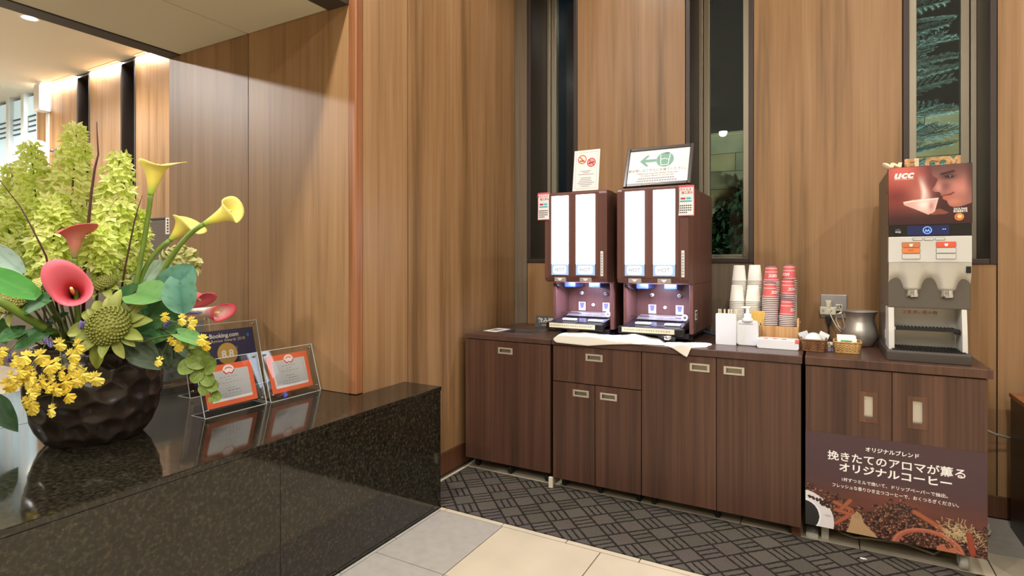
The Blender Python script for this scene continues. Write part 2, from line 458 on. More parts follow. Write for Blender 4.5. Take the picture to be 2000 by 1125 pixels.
# ---- back wall with its windows
WIN = [(-1.855, -1.473, 1.238, 3.35), (-0.755, -0.368, 1.238, 3.35), (0.352, 0.730, 1.234, 3.35)]
LWIN = [(-8.27, -7.95, 0.25, 3.58), (-7.24, -6.92, 0.25, 3.58)]
wb = room('wall_back')
def backing(x0, x1, z0, z1):
    M().box(x0, x1, WY + 0.02, WY + 0.42, z0, z1).build('wall_core', BACKING, wb)
def panel(x0, x1, z0, z1, m=WALL, y=WY):
    return M().box(x0 + 0.0015, x1 - 0.0015, y, y + 0.02, z0, z1).build('panel', m, wb, bevel=0.001, seg=1)
allw = sorted(LWIN + WIN)
edges = [-9.36] + [q for a, b, _, _ in allw for q in (a, b)] + [4.2]
for i in range(0, len(edges), 2): backing(edges[i], edges[i + 1], 0, CEIL)
for a, b, z0, z1 in allw: backing(a, b, 0, z0); backing(a, b, z1, CEIL)
panel(-1.97, -1.857, 0, CEIL, WALL_GREY)
panel(-1.855, -1.475, 0, 1.238)
panel(-1.473, -0.757, 0, CEIL)
panel(-0.755, -0.37, 0, 1.238, WALL_GREY)
panel(-0.368, 0.35, 0, CEIL)
panel(0.352, 0.73, 0, 1.234)
panel(0.732, 1.45, 0, CEIL); panel(1.45, 2.35, 0, CEIL); panel(2.35, 3.3, 0, CEIL); panel(3.3, 4.2, 0, CEIL)
for a, b in ((-9.36, -8.92), (-8.92, -8.42), (-8.42, -8.27), (-7.95, -7.24), (-6.92, -6.25), (-6.25, -5.3), (-5.3, -4.4), (-4.4, -3.45)):
    panel(a, b, 0, CEIL)
for a, b, z0, z1 in LWIN: panel(a, b, 0, z0)
sb = M().box(0.60, 4.2, WY - 0.012, WY + 0.001, 0, 0.105).build('baseboard_back', SKIRT, None, bevel=0.002); structure(sb)

def make_window(n, a, b, z0, z1):
    wd = room('window_%d' % n)
    f = 0.027; d1 = WY + 0.27
    c = M()                                                    # casing round the opening
    c.box(a, a + f, WY - 0.006, d1, z0, z1); c.box(b - f, b, WY - 0.006, d1, z0, z1); c.box(a + f, b - f, WY - 0.006, d1, z1 - f, z1)
    c.build('casing', FRAME, wd, bevel=0.003)
    M().box(a + f, b - f, WY - 0.006, d1, z0, z0 + f).build('sill', FRAME, wd, bevel=0.003)
    o = M()
    x0, x1, y0, y1 = a + f, b - f, d1, d1 + 0.05
    o.box(x0, x0 + 0.024, y0, y1, z0 + f, z1 - f); o.box(x1 - 0.024, x1, y0, y1, z0 + f, z1 - f)
    o.box(x0 + .024, x1 - .024, y0, y1, z0 + f, z0 + f + 0.014); o.box(x0 + .024, x1 - .024, y0, y1, z1 - f - 0.02, z1 - f)
    o.build('outer_frame', ALU, wd, bevel=0.002)
    s = M(); x0 += 0.028; x1 -= 0.028; y0 += 0.018; y1 += 0.02; zz0 = z0 + f + 0.016; zz1 = z1 - f - 0.024
    s.box(x0, x0 + 0.036, y0, y1, zz0, zz1); s.box(x1 - 0.036, x1, y0, y1, zz0, zz1)
    s.box(x0 + .036, x1 - .036, y0, y1, zz0, zz0 + 0.012); s.box(x0 + .036, x1 - .036, y0, y1, zz1 - 0.03, zz1)
    s.build('sash', ALU, wd, bevel=0.002)
    M().box(x0 + 0.03, x1 - 0.03, y0 + 0.024, y0 + 0.030, zz0 + 0.006, zz1 - 0.01).build('pane', GLASS, wd)
    return wd
for n, q in enumerate(WIN + LWIN): make_window(n + 1, *q)

# glazed front at the far left end of the lobby
wf = room('window_6')
SKYGLASS = mat('lit_frosted_glass', (190, 214, 222), 0.2, emit=(206, 232, 240), estr=0.4)
GREYGLASS = mat('shaded_glass', (150, 168, 170), 0.15, emit=(120, 140, 142), estr=0.12)
WHITEBAR = mat('white_mullion', (225, 232, 235), 0.4)
for k in range(3):
    x1 = -9.36 - 0.47 * k
    M().box(x1 - 0.40, x1 - 0.02, WY + 0.06, WY + 0.07, 1.9, 3.55).build('pane', SKYGLASS, wf)
    M().box(x1 - 0.40, x1 - 0.02, WY + 0.06, WY + 0.07, 0.0, 1.9).build('pane', GREYGLASS, wf)
    M().box(x1 - 0.02, x1, WY, WY + 0.1, 0, CEIL).build('mullion', WHITEBAR, wf)
    M().box(x1 - 0.47, x1 - 0.40, WY, WY + 0.1, 0, CEIL).build('mullion', WHITEBAR, wf)
    for q in range(4):
        M().box(x1 - 0.38, x1 - 0.05, WY + 0.04, WY + 0.06, 3.05 + q * 0.07, 3.065 + q * 0.07).build('louvre', DARKPL, wf)
structure(M().box(-11.5, -10.77, WY, WY + 0.3, 0, CEIL).build('wall_far', PLASTER))

# ---- left wall (runs in depth) and the niche wall behind the ledge: one solid core between them
wl = room('wall_left')
M().box(-3.47, WX - 0.02, NY + 0.02, WY, 0, CEIL).build('wall_core', BACKING, wl)
def lpanel(y0, y1, z0=0.13):
    M().box(WX - 0.02, WX, y0 + 0.0028, y1 - 0.0028, z0, CEIL).build('panel', WALL, wl, bevel=0.001, seg=1)
lpanel(2.03, 2.37); lpanel(2.37, 3.17); lpanel(3.17, 3.555)
cp_ = M(); cp_.box(WX - 0.045, WX + 0.004, NY - 0.004, NY + 0.045, LEDGE_Z, CEIL)
cp_.build('corner_post', TRIMWOOD, wl, bevel=0.006, seg=3)
structure(M().box(WX - 0.02, WX + 0.004, LEDGE_Y, 3.55, 0, 0.128).build('baseboard_left', SKIRT, None, bevel=0.002))
wn = room('wall_niche')
for a, b in ((-3.49, -2.745), (-2.745, WX - 0.045)):
    M().box(a + 0.0018, b - 0.0018, NY, NY + 0.02, LEDGE_Z, 2.495).build('panel', WALL, wn, bevel=0.001, seg=1)
M().box(-3.49, -3.47, NY + 0.021, WY, 0, CEIL).build('end_panel', WALL, wn, bevel=0.001)

# ---- other walls of the lobby (behind and beside the camera)
structure(M().box(4.2, 4.4, -6.2, 4.0, 0, CEIL).build('wall_right', PLASTER))
structure(M().box(-11.5, 4.4, -6.4, -6.2, 0, CEIL).build('wall_front', PLASTER))
structure(M().box(-11.7, -11.5, -6.4, 4.0, 0, CEIL).build('wall_end', PLASTER))

# ---- ceiling and the lowered soffit over the ledge
structure(M().box(-11.5, 4.2, -6.2, WY + 0.4, CEIL, CEIL + 0.2).build('ceiling', PLASTER))
SZ = 2.485
so = room('ceiling_soffit')
M().box(-3.47, -2.02, -6.2, NY, SZ + 0.02, CEIL).build('soffit_core', SOFFIT_SIDE, so)
M().box(-2.02, -2.0, -6.2, NY - 0.002, SZ + 0.03, CEIL).build('soffit_side', SOFFIT_SIDE, so)
M().box(-3.49, -3.47, -6.2, NY - 0.002, SZ + 0.03, CEIL).build('soffit_side', SOFFIT, so)
M().box(-3.49, -3.375, -6.2, NY, SZ - 0.006, SZ + 0.03).build('edge_trim', SOFFIT_EDGE, so, bevel=0.002)
M().box(-2.134, -2.0, -6.2, NY, SZ - 0.006, SZ + 0.03).build('edge_trim', SOFFIT_EDGE, so, bevel=0.002)
for a, b in ((-3.375, -2.745), (-2.745, -2.134)):
    for y0, y1 in ((0.2, NY), (-1.8, 0.2), (-4.0, -1.8), (-6.2, -4.0)):
        M().box(a + 0.004, b - 0.004, y0 + 0.003, y1 - 0.003, SZ, SZ + 0.02).build('soffit_panel', SOFFIT, so, bevel=0.001, seg=1)

# ---- granite ledge
lg = thing('granite_ledge', 'polished dark granite ledge with flush front slabs, carrying the flower vase', 'ledge', (0, 0, 0))
M().box(-3.46, LEDGE_X - 0.022, -3.0, NY, 0.0, LEDGE_Z - 0.022).build('core', BACKING, lg)
M().box(WX + 0.006, LEDGE_X - 0.022, NY, LEDGE_Y - 0.022, 0.0, LEDGE_Z - 0.022).build('core', BACKING, lg)
for a, b in ((-3.0, -1.6), (-1.6, -0.1), (-0.1, 1.366), (1.366, LEDGE_Y)):
    M().box(LEDGE_X - 0.022, LEDGE_X, a + 0.0008, b - 0.0008, 0.0, LEDGE_Z - 0.022).build('front_slab', GRANITE, lg, bevel=0.001, seg=1)
M().box(WX + 0.006, LEDGE_X - 0.022, LEDGE_Y - 0.022, LEDGE_Y - 0.0008, 0, LEDGE_Z - 0.022).build('end_slab', GRANITE, lg)
M().prism([(-2.745, -3.0), (LEDGE_X + 0.003, -3.0), (LEDGE_X + 0.003, LEDGE_Y + 0.003), (WX + 0.006, LEDGE_Y + 0.003), (WX + 0.006, NY - 0.006), (-2.745, NY - 0.006)],
          LEDGE_Z - 0.021, LEDGE_Z, 'xy').build('top_slab', GRANITE, lg, bevel=0.0025, seg=2)
M().box(-3.46, -2.7475, -3.0, NY - 0.002, LEDGE_Z - 0.021, LEDGE_Z).build('top_slab', GRANITE, lg, bevel=0.001)

# ---- downlight fittings
LAMP = mat('lit_lamp_face', (255, 250, 240), 0.5, emit=(255, 238, 214), estr=22.0)
RING = mat('white_lamp_ring', (236, 234, 228), 0.4)
lring = M().lathe([(0.062, -0.004), (0.062, -0.012), (0.082, -0.010), (0.084, 0.0)], 28).mesh('ring', RING)
lface = M().add([(0.062 * math.cos(2 * PI * i / 28), 0.062 * math.sin(2 * PI * i / 28), -0.005) for i in range(28)], [tuple(range(27, -1, -1))]).mesh('lamp_face', LAMP)
for i, (lx, ly, lp, cone) in enumerate(DOWNLIGHTS):
    t = thing('downlight', 'lit round downlight in the ceiling beyond the soffit, above the flowers' if i == 10 else 'round recessed ceiling downlight, lit', 'downlight', (lx, ly, CEIL), group='downlights in the lobby ceiling')
    put(lring, 'ring', t); put(lface, 'lamp_face', t)

# cove lamps washing the left part of the back wall (long hidden-line ceiling lamps)
for cx, ln in ((-8.815, 1.05), (-7.595, 0.69), (-6.585, 0.65)):
    ld = bpy.data.lights.new('wall_wash_lamp', 'AREA'); ld.shape = 'RECTANGLE'; ld.size = ln; ld.size_y = 0.024; ld.energy = 24 * ln; ld.color = (1.0, 0.98, 0.94)
    lo = bpy.data.objects.new('wall_wash_lamp', ld); COL.objects.link(lo)
    lo.location = (cx, WY - 0.024, CEIL - 0.010); lo.rotation_euler = (math.radians(4), 0, 0)
    t = thing('wall_wash_fitting', {-8.815: 'slim linear ceiling lamp above the white wall speaker', -7.595: 'slim linear ceiling lamp between the two dark wall slots', -6.585: 'slim linear ceiling lamp next to the end of the niche wall'}[cx], 'ceiling lamp', (cx, WY - 0.024, CEIL), group='linear wall-wash lamps')
    M().box(-ln / 2, ln / 2, -0.018, 0.018, -0.006, 0.0).build('housing', RING, t)

# wall box and sconce on the far panelled wall, low dark cabinet behind the ledge
p = on_y(94, 192, WY)
t = thing('wall_speaker', 'small white box speaker high on the panelled wall beyond the flowers', 'speaker', (p.x, WY, p.z))
M().box(-0.10, 0.08, -0.12, 0, -0.19, 0.17).build('case', WHITE, t, bevel=0.01)
M().box(-0.09, 0.07, -0.126, -0.12, -0.16, 0.14).build('grille', PAPER, t, bevel=0.004)
M().box(-0.04, 0.04, -0.012, 0.0, -2.2, -0.19).build('cable_duct', SILVER_LT, t)
p = on_y(112, 296, WY)
t = thing('wall_sconce', 'glowing globe wall lamp behind the tall green flower spikes', 'wall lamp', (p.x, WY, p.z))
SCON = mat('glowing_globe', (255, 250, 238), 0.5, emit=(255, 236, 205), estr=5.0)
M().lathe([(0.0, -0.11)] + [(0.11 * math.sin(PI * k / 10), -0.11 * math.cos(PI * k / 10)) for k in range(1, 10)] + [(0.0, 0.11)], 20, (0, -0.2, 0)).build('globe', SCON, t)
M().lathe([(0.0, 0.0), (0.05, 0.0), (0.05, -0.02), (0.018, -0.03), (0.018, -0.08)], 16, (0, 0, 0), axis='y').build('bracket', CHROME, t)

t = thing('dark_cabinet', 'dark brown office cabinet with a white label strip, beyond the ledge', 'cabinet', (-5.9, 2.95, 0))
DCAB = mat('dark_brown_lacquer', (88, 76, 70), 0.4)
M().box(-1.60, 0.95, 0.0, 0.5, 0, 1.63).build('carcass', DCAB, t, bevel=0.004)  # left part extended out of sight to darken what the ledge mirrors
M().box(-1.61, 0.96, -0.01, 0.51, 1.63, 1.65).build('top', SOFFIT_EDGE, t, bevel=0.003)
for k in range(-1, 2): M().box(-0.745 + 0.85 * k, 0.095 + 0.85 * k, -0.018, 0, 0.05, 1.62).build('door', DCAB, t, bevel=0.003)
p = on_y(328, 441, 2.93)
lb = M().box(p.x + 5.9 - 0.035, p.x + 5.9 + 0.035, -0.022, -0.0185, p.z - 0.075, p.z + 0.075).build('label_strip', PAPER, t)
for k in range(5): M().box(p.x + 5.9 - 0.012, p.x + 5.9 + 0.012, -0.0232, -0.0222, p.z - 0.06 + 0.026 * k, p.z - 0.044 + 0.026 * k).build('label_mark', INK, lb)

t = thing('added_reflection_cabinet', 'unseen dark cabinet beneath the far window, added to darken the ledge reflection', 'cabinet', (-8.45, 2.95, 0))  # unseen cabinet, added so the polished ledge mirrors something dark
M().box(-1.0, 0.9, 0.0, 0.5, 0, 1.30).build('carcass', DCAB, t, bevel=0.004)
M().box(-1.01, 0.91, -0.01, 0.51, 1.30, 1.32).build('top', SOFFIT_EDGE, t, bevel=0.003)
for k in range(2): M().box(-0.99 + 0.945 * k, -0.055 + 0.945 * k, -0.018, 0, 0.05, 1.29).build('door', DCAB, t, bevel=0.003)
# dark furniture at the right edge
t = thing('side_cabinet', 'low dark brown cabinet with reddish top standing against the back wall', 'cabinet', (0.757, 2.75, 0))
M().box(0.0, 0.9, 0.0, 0.70, 0.0, 0.612).build('carcass', mat('espresso_lacquer', (40, 27, 20), 0.35), t, bevel=0.002)
M().box(-0.004, 0.91, -0.006, 0.705, 0.612, 0.632).build('top', wood('chestnut_top', ((120, 66, 38), (140, 82, 48), (156, 96, 60)), 0.35), t, bevel=0.002)

# ================================================================== outdoors, seen through the windows
gr = structure(M().box(-14, 14, 3.99, 16, -0.3, -0.05).build('ground_outside', mat('night_soil', (40, 42, 36), 0.95, vary=0.3)))
STONE = [mat('sandstone_block_%s' % n, c, 0.85, vary=0.12, vscale=4, bump=0.2, bscale=30) for n, c in (('pale', (190, 180, 138)), ('warm', (182, 168, 124)), ('cool', (176, 172, 138)))]
sw = thing('stone_wall', 'pale sandstone block wall outside, seen through the windows at night', 'stone wall', (0, 9.0, 0))
M().box(-3.2, 6.5, 0.04, 0.4, 0, 3.14).build('core', BACKING, sw)
bl = [M().box(0.004, 0.916, 0, 0.06, 0.004, 0.264).mesh('block', s) for s in STONE]
k = 0
for row in range(7):
    for c in range(-4, 7):
        x = c * 0.92 + (0.46 if row % 2 else 0) + 0.2
        o = put(bl[(k * 7 + row) % 3], 'block', sw, loc=(x, 0, 3.14 - 0.268 * (row + 1))); k += 1
M().box(-3.3, 6.6, -0.05, 0.45, 3.14, 3.19).build('coping', STONE[2], sw, bevel=0.01)

LEAFN = random_mat('night_hedge_leaf', (34, 58, 40), (60, 92, 58), 0.5)
LEAFN2 = random_mat('spruce_needle', (104, 136, 132), (146, 174, 168), 0.55)
BARK = mat('bark', (70, 56, 44), 0.9, bump=0.3, bscale=40)
def hedge_mesh(n, sx, sy, sz, seed):
    r = np.random.default_rng(seed); m = M()
    for i in range(n):
        d = r.normal(size=3); d /= np.linalg.norm(d); d[2] = abs(d[2]) * 0.9 + 0.02
        rad = r.uniform(0.75, 1.0)
        p = Vector((d[0] * sx * rad, d[1] * sy * rad, d[2] * sz * rad))
        a = Vector(r.normal(size=3)).normalized(); b_ = a.orthogonal().normalized(); L = r.uniform(0.05, 0.11)
        m.add([p - a * L, p + b_ * L * 0.45, p + a * L, p - b_ * L * 0.45], [(0, 1, 2, 3)])
    return m
for i, (hx, hy, sx, sz) in enumerate(((-2.6, 8.36, 0.74, 2.3), (-1.0, 8.4, 0.74, 2.5), (0.6, 8.38, 0.74, 2.4), (2.2, 8.4, 0.74, 2.55), (3.8, 8.38, 0.74, 2.5))):
    t = thing('garden_shrub', ('broad dark evergreen shrub outside the window behind the drink dispensers', 'dense garden shrub in front of the stone wall outdoors', 'rounded night-dark shrub outside by the stone wall', 'leafy shrub outdoors below the spruce branches', 'evergreen shrub at the far end of the stone wall outdoors')[i], 'shrub', (hx, hy, 0))
    o = hedge_mesh(2600, sx, 0.48, sz, 40 + i).build('foliage', LEAFN, t); o['kind'] = 'stuff'
    M().tube([(0, 0, -0.05), (0.03, 0, 0.6), (0, 0.05, 1.4)], [0.06, 0.05, 0.03], 7).build('stem', BARK, t)

def spruce_branch(seed, L):
    """a drooping spray: one axis, side twigs, needles all round"""
    r = np.random.default_rng(seed); m = M()
    def needles(a, b_, dens, ln):
        a, b_ = Vector(a), Vector(b_); ax = (b_ - a); n = int(ax.length * dens); t = ax.normalized(); o = t.orthogonal().normalized(); o2 = t.cross(o)
        for i in range(n):
            p = a + ax * ((i + 0.5) / n); an = r.uniform(0, 2 * PI)
            d = (o * math.cos(an) + o2 * math.sin(an)) * 0.8 + t * 0.65
            wv = d.cross(t).normalized() * 0.0026
            q = p + d * ln * r.uniform(0.8, 1.15)
            m.add([p - wv, p + wv, q], [(0, 1, 2)], 0)
    def P(t): return Vector((t * L, 0, -0.18 * L * t * t))
    m.tube([P(i / 6) for i in range(7)], [0.012 * (1 - 0.8 * i / 6) for i in range(7)], 5, 1)
    needles(P(0.25), P(1.0), 420, 0.036)
    for i in range(11):
        t = 0.18 + 0.075 * i
        for s in (-1, 1):
            a = P(t); ln = L * 0.42 * (1 - 0.75 * t) * r.uniform(0.8, 1.15)
            b_ = a + Vector((0.72 * ln, s * 0.7 * ln, -0.14 * ln))
            m.tube([a, b_], [0.005, 0.002], 4, 1, caps=False)
            needles(a, b_, 420, 0.034)
    return m
sp = thing('spruce_tree', 'blue spruce with needled branches lit at night outside the window above the coffee machine', 'spruce tree', (0.30, 5.75, 0))
M().tube([(0, 0, -0.05), (0, 0, 2.0), (0, 0, 4.2)], [0.11, 0.08, 0.03], 9).build('trunk', BARK, sp)
brm = [spruce_branch(70 + k, 1.0).mesh('branch', [LEAFN2, BARK]) for k in range(4)]
for i in range(90):
    z = 1.80 + 0.030 * i; az = i * 2.399; sc = (0.86 - 0.10 * (z - 1.8)) * random.uniform(0.8, 1.1)
    put(brm[i % 4], 'branch', sp, mat4=Matrix.Translation((0, 0, z)) @ Matrix.Rotation(az, 4, 'Z') @ Matrix.Rotation(math.radians(-16 + random.uniform(-14, 14)), 4, 'Y') @ Matrix.Rotation(random.uniform(-.3, .3), 4, 'X') @ Matrix.Scale(sc, 4))
# garden floodlights: the photograph shows the spruce, the block wall and the shrubs lit at night
for i, (gx, gy, tx, ty, tz, e, c) in enumerate(((1.5, 4.5, 0.5, 5.8, 2.6, 900, (0.94, 1.0, 0.98)), (1.4, 7.4, 1.5, 9.0, 3.0, 260, (1.0, 0.93, 0.8)), (-1.8, 7.3, -1.0, 9.0, 2.9, 160, (1.0, 0.93, 0.8)))):
    ld = bpy.data.lights.new('garden_spot_offscreen', 'SPOT'); ld.energy = e; ld.color = c; ld.spot_size = math.radians(95); ld.spot_blend = 0.8; ld.shadow_soft_size = 0.08
    lo = bpy.data.objects.new('garden_spot_offscreen', ld); COL.objects.link(lo); lo.location = (gx, gy, 0.26)
    lo.rotation_euler = (Vector((tx, ty, tz)) - Vector((gx, gy, 0.26))).to_track_quat('-Z', 'Y').to_euler()
    t = thing('garden_floodlight', ('small garden floodlight aimed at the spruce', 'small garden floodlight aimed at the stone wall beside the spruce', 'small garden floodlight aimed at the stone wall behind the shrubs')[i], 'floodlight', (gx, gy, -0.05))
    M().lathe([(0.0, 0.0), (0.07, 0.0), (0.07, 0.02), (0.015, 0.03), (0.015, 0.14)], 14).build('stand', BLACK, t)
    M().lathe([(0.05, 0.14), (0.085, 0.22), (0.085, 0.24), (0.05, 0.16), (0.0, 0.15)], 16).build('lamp_head', BLACK, t)
# ================================================================== cabinets along the back wall
CT = 0.828
def flush_handle(parent, x0, x1, z0, z1, y, m1=NICKEL, m2=NICKEL_IN, wd=0.012):
    """recessed rectangular pull: rim plus sunken cup"""
    h = M()
    h.box(x0, x0 + wd, y - 0.003, y, z0, z1); h.box(x1 - wd, x1, y - 0.003, y, z0, z1)
    h.box(x0 + wd, x1 - wd, y - 0.003, y, z0, z0 + wd * .75); h.box(x0 + wd, x1 - wd, y - 0.003, y, z1 - wd * .75, z1)
    o = h.build('handle', m1, parent, bevel=0.001, seg=1)
    return o
def door(parent, x0, x1, z0, z1, y, name='door', m=DARKWOOD, hole=None):
    """door leaf 18 mm thick; hole = (x0,x1,z0,z1) of the sunken pull"""
    d = M(); y1 = y + 0.018
    if hole:
        a, b, c, e = hole
        d.box(x0, a, y, y1, z0, z1); d.box(b, x1, y, y1, z0, z1); d.box(a, b, y, y1, z0, c); d.box(a, b, y, y1, e, z1)
    else: d.box(x0, x1, y, y1, z0, z1)
    o = d.build(name, m, parent)
    return o
def pull(dr, x0, x1, z0, z1, y, cup=NICKEL_IN):
    h = flush_handle(dr, x0, x1, z0, z1, y)
    M().box(x0 + 0.010, x1 - 0.010, y + 0.012, y + 0.0175, z0 + 0.007, z1 - 0.007).build('handle_cup', cup, dr)
def caster(parent, x, y, r=0.028, m=RUBBER, name='caster', wdt=0.022, top=0.075):
    c = M(); c.lathe([(0.0, -wdt / 2), (r * .8, -wdt / 2), (r, -wdt / 3), (r, wdt / 3), (r * .8, wdt / 2), (0, wdt / 2)], 18, (x, y, r), axis='x')
    c.box(x - wdt / 2 - 0.004, x - wdt / 2 - 0.001, y - 0.012, y + 0.012, r * .7, top); c.box(x + wdt / 2 + 0.001, x + wdt / 2 + 0.004, y - 0.012, y + 0.012, r * .7, top)
    c.box(x - 0.02, x + 0.02, y - 0.016, y + 0.016, top - 0.008, top)
    return c.build(name, m, parent)

# waste cabinet
y0 = 2.843
t = thing('waste_cabinet', 'narrow dark walnut waste cabinet with a drop slot in its lid', 'cabinet', (0, 0, 0))
M().box(-1.900, -1.338, y0 + 0.02, 3.53, 0.075, 0.785).build('carcass', DARKWOOD, t)
hx0, hx1, hz0, hz1 = -1.674, -1.578, 0.710, 0.747
d = door(t, -1.901, -1.337, 0.07, 0.782, y0, hole=(hx0 + .008, hx1 - .008, hz0 + .006, hz1 - .006)); pull(d, hx0, hx1, hz0, hz1, y0)
lid = M(); a, b, c, e = -1.75, -1.535, 2.99, 3.18
for q in ((-1.903, a, y0 - .002, 3.535), (b, -1.335, y0 - .002, 3.535), (a, b, y0 - .002, c), (a, b, e, 3.535)): lid.box(*q, 0.787, 0.812)
lid.build('lid', TOPWOOD, t)
rim = M()
for q in ((a - .008, a + .006, c - .008, e + .008), (b - .006, b + .008, c - .008, e + .008), (a + .006, b - .006, c - .008, c + .006), (a + .006, b - .006, e - .006, e + .008)): rim.box(*q, 0.74, 0.814)
rim.build('slot_frame', mat('grey_slot_frame', (112, 104, 98), 0.35, 0.5), t, bevel=0.001)
M().box(a, b, c, e, 0.70, 0.705).build('slot_floor', BLACK, t)
for x in (-1.86, -1.62, -1.38): caster(t, x, y0 + 0.06 + (0.02 if x < -1.8 else 0)); 
for x in (-1.86, -1.38): caster(t, x, 3.46)
pc = M(); pc.prism([(-0.052, -0.075), (0.05, -0.09), (0.06, 0.08), (-0.04, 0.092)], 0, 0.0012, 'xy')
o = pc.build('notice_card', PAPER, None, loc=(-1.83, 3.085, 0.812)); tag(o, 'small cream notice card lying on the waste cabinet lid', 'card')
o2 = M().box(-0.03, 0.03, -0.045, 0.045, 0.0012, 0.0015).build('photo_print', mat('sepia_print', (150, 138, 104), 0.6), o)

# main cabinets + worktop
y0 = 2.815
def carcass(t, x0, x1):
    M().box(x0, x1, y0 + 0.02, 3.53, 0.07, 0.79).build('carcass', DARKWOOD, t)
t = thing('drawer_cabinet', 'dark walnut cabinet with one wide drawer above two small doors', 'cabinet')
carcass(t, -1.308, -0.8165)
def dd(parent, x0, x1, z0, z1, h, name='door', cup=NICKEL_IN):
    o = door(parent, x0, x1, z0, z1, y0, name, hole=(h[0] + .008, h[1] - .008, h[2] + .006, h[3] - .006)); pull(o, *h, y0, cup); return o
dd(t, -1.307, -0.818, 0.5975, 0.790, (-1.117, -1.022, 0.7195, 0.7575), 'drawer')
dd(t, -1.307, -1.0665, 0.065, 0.5925, (-1.19, -1.099, 0.523, 0.560))
dd(t, -1.0625, -0.818, 0.065, 0.5925, (-1.036, -0.944, 0.523, 0.560))
for x in (-1.27, -1.06, -0.85): caster(t, x, y0 + 0.081)
for x in (-1.27, -0.85): caster(t, x, 3.46)
M().box(-1.334, -1.310, y0 - 0.004, y0 + 0.012, 0.004, 0.062).build('bracket', CORDW, t, bevel=0.002)
t = thing('double_door_cabinet', 'dark walnut cabinet with two tall doors beneath the cups', 'cabinet')
carcass(t, -0.8155, -0.097)
dd(t, -0.813, -0.456, 0.065, 0.790, (-0.578, -0.485, 0.717, 0.756))
dd(t, -0.452, -0.0965, 0.065, 0.790, (-0.422, -0.330, 0.716, 0.755))
for x in (-0.77, -0.46, -0.14): caster(t, x, y0 + 0.081)
for x in (-0.77, -0.14): caster(t, x, 3.46)
M().box(-0.1365, -0.098, y0 + 0.052, y0 + 0.077, 0.0, 0.07).build('foot_post', SKIRT, t)
o = M().box(-1.3135, -0.091, y0 - 0.008, 3.545, 0.793, CT).build('worktop', TOPWOOD, None, bevel=0.003)
tag(o, 'long dark brown laminate worktop carrying the drink dispensers and cups', 'worktop')

# coffee cabinet at the right with its printed film
t = thing('coffee_cabinet', 'walnut two-door cabinet on pale casters with a coffee advert on its doors', 'cabinet')
M().box(-0.075, 0.548, y0 + 0.02, 3.50, 0.092, 0.79).build('carcass', DARKWOOD, t)
WOODH = wood('walnut_pull_plate', ((78, 50, 38), (92, 62, 46), (104, 72, 54)), 0.35)
for q, (x0, x1, hh) in enumerate(((-0.078, 0.239, (0.124, 0.190, 0.568, 0.698)), (0.242, 0.550, (0.293, 0.361, 0.564, 0.697)))):
    hx = (hh[0] + .018, hh[1] - .016, hh[2] + .022, hh[3] - .02)
    d = door(t, x0, x1, 0.088, 0.788, y0, hole=hx)
    pl = M()
    for bx in ((hh[0], hx[0], hh[2], hh[3]), (hx[1], hh[1], hh[2], hh[3]), (hx[0], hx[1], hh[2], hx[2]), (hx[0], hx[1], hx[3], hh[3])):
        pl.box(bx[0], bx[1], y0 - 0.002, y0, bx[2], bx[3])
    pl.build('pull_plate', WOODH, d)
    M().box(hx[0], hx[1], y0 + 0.013, y0 + 0.0175, hx[2], hx[3]).build('pull_cup', STEEL, d)
M().box(-0.080, 0.566, y0 - 0.008, 3.52, 0.793, CT + 0.001).build('cabinet_top', DARKWOOD, t, bevel=0.002)
for x, y in ((0.487, 2.895), (0.47, 3.42), (0.02, 3.42)): caster(t, x, y, 0.036, CASTER, wdt=0.03, top=0.094)
M().box(-0.018, 0.012, 2.90, 2.935, 0.0, 0.092).build('caster_post', CASTER, t, bevel=0.003)
M().box(-0.078, -0.03, 2.89, 2.96, 0.0, 0.02).build('caster_plate', SILVER_LT, t)

# ------------------------------------------------------------------ printed pictures: colour laid on a fine flat grid
def picture(name, parent, w_, h_, nx, ny, fn, y, x0, z0, rot=None):
    U, V = np.meshgrid(np.linspace(0, 1, nx), np.linspace(0, 1, ny), indexing='ij')
    C = fn(U, V)
    m = M(); pts = np.stack([x0 + U * w_, np.full_like(U, y), z0 + V * h_], -1).reshape(-1, 3)
    m.v = [tuple(p) for p in pts.tolist()]
    i, j = np.meshgrid(np.arange(nx - 1), np.arange(ny - 1), indexing='ij'); a_ = (i * ny + j).ravel()
    m.f = np.stack([a_, a_ + ny, a_ + ny + 1, a_ + 1], 1).tolist(); m.mi = [0] * len(m.f); m.sm = [False] * len(m.f)
    m.col = nlin(C.reshape(-1, 3))
    return m.build(name, PRINT, parent)
def mixc(C, mask, col):
    mask = np.clip(mask, 0, 1)[..., None]; return C * (1 - mask) + np.asarray(col, float) * mask
def sm(x, a, b): t_ = np.clip((x - a) / (b - a + 1e-9), 0, 1); return t_ * t_ * (3 - 2 * t_)
def inpoly(U, V, poly):
    ins = np.zeros(U.shape, bool); n = len(poly)
    for i in range(n):
        (x1, y1), (x2, y2) = poly[i], poly[(i + 1) % n]
        if y1 == y2: continue
        c = ((y1 > V) != (y2 > V)) & (U < (x2 - x1) * (V - y1) / (y2 - y1) + x1); ins ^= c
    return ins.astype(float)
def seg(U, V, a, b):
    ax, ay = a; bx, by = b; dx, dy = bx - ax, by - ay
    t_ = np.clip(((U - ax) * dx + (V - ay) * dy) / (dx * dx + dy * dy), 0, 1)
    return np.hypot(U - ax - t_ * dx, V - ay - t_ * dy), t_

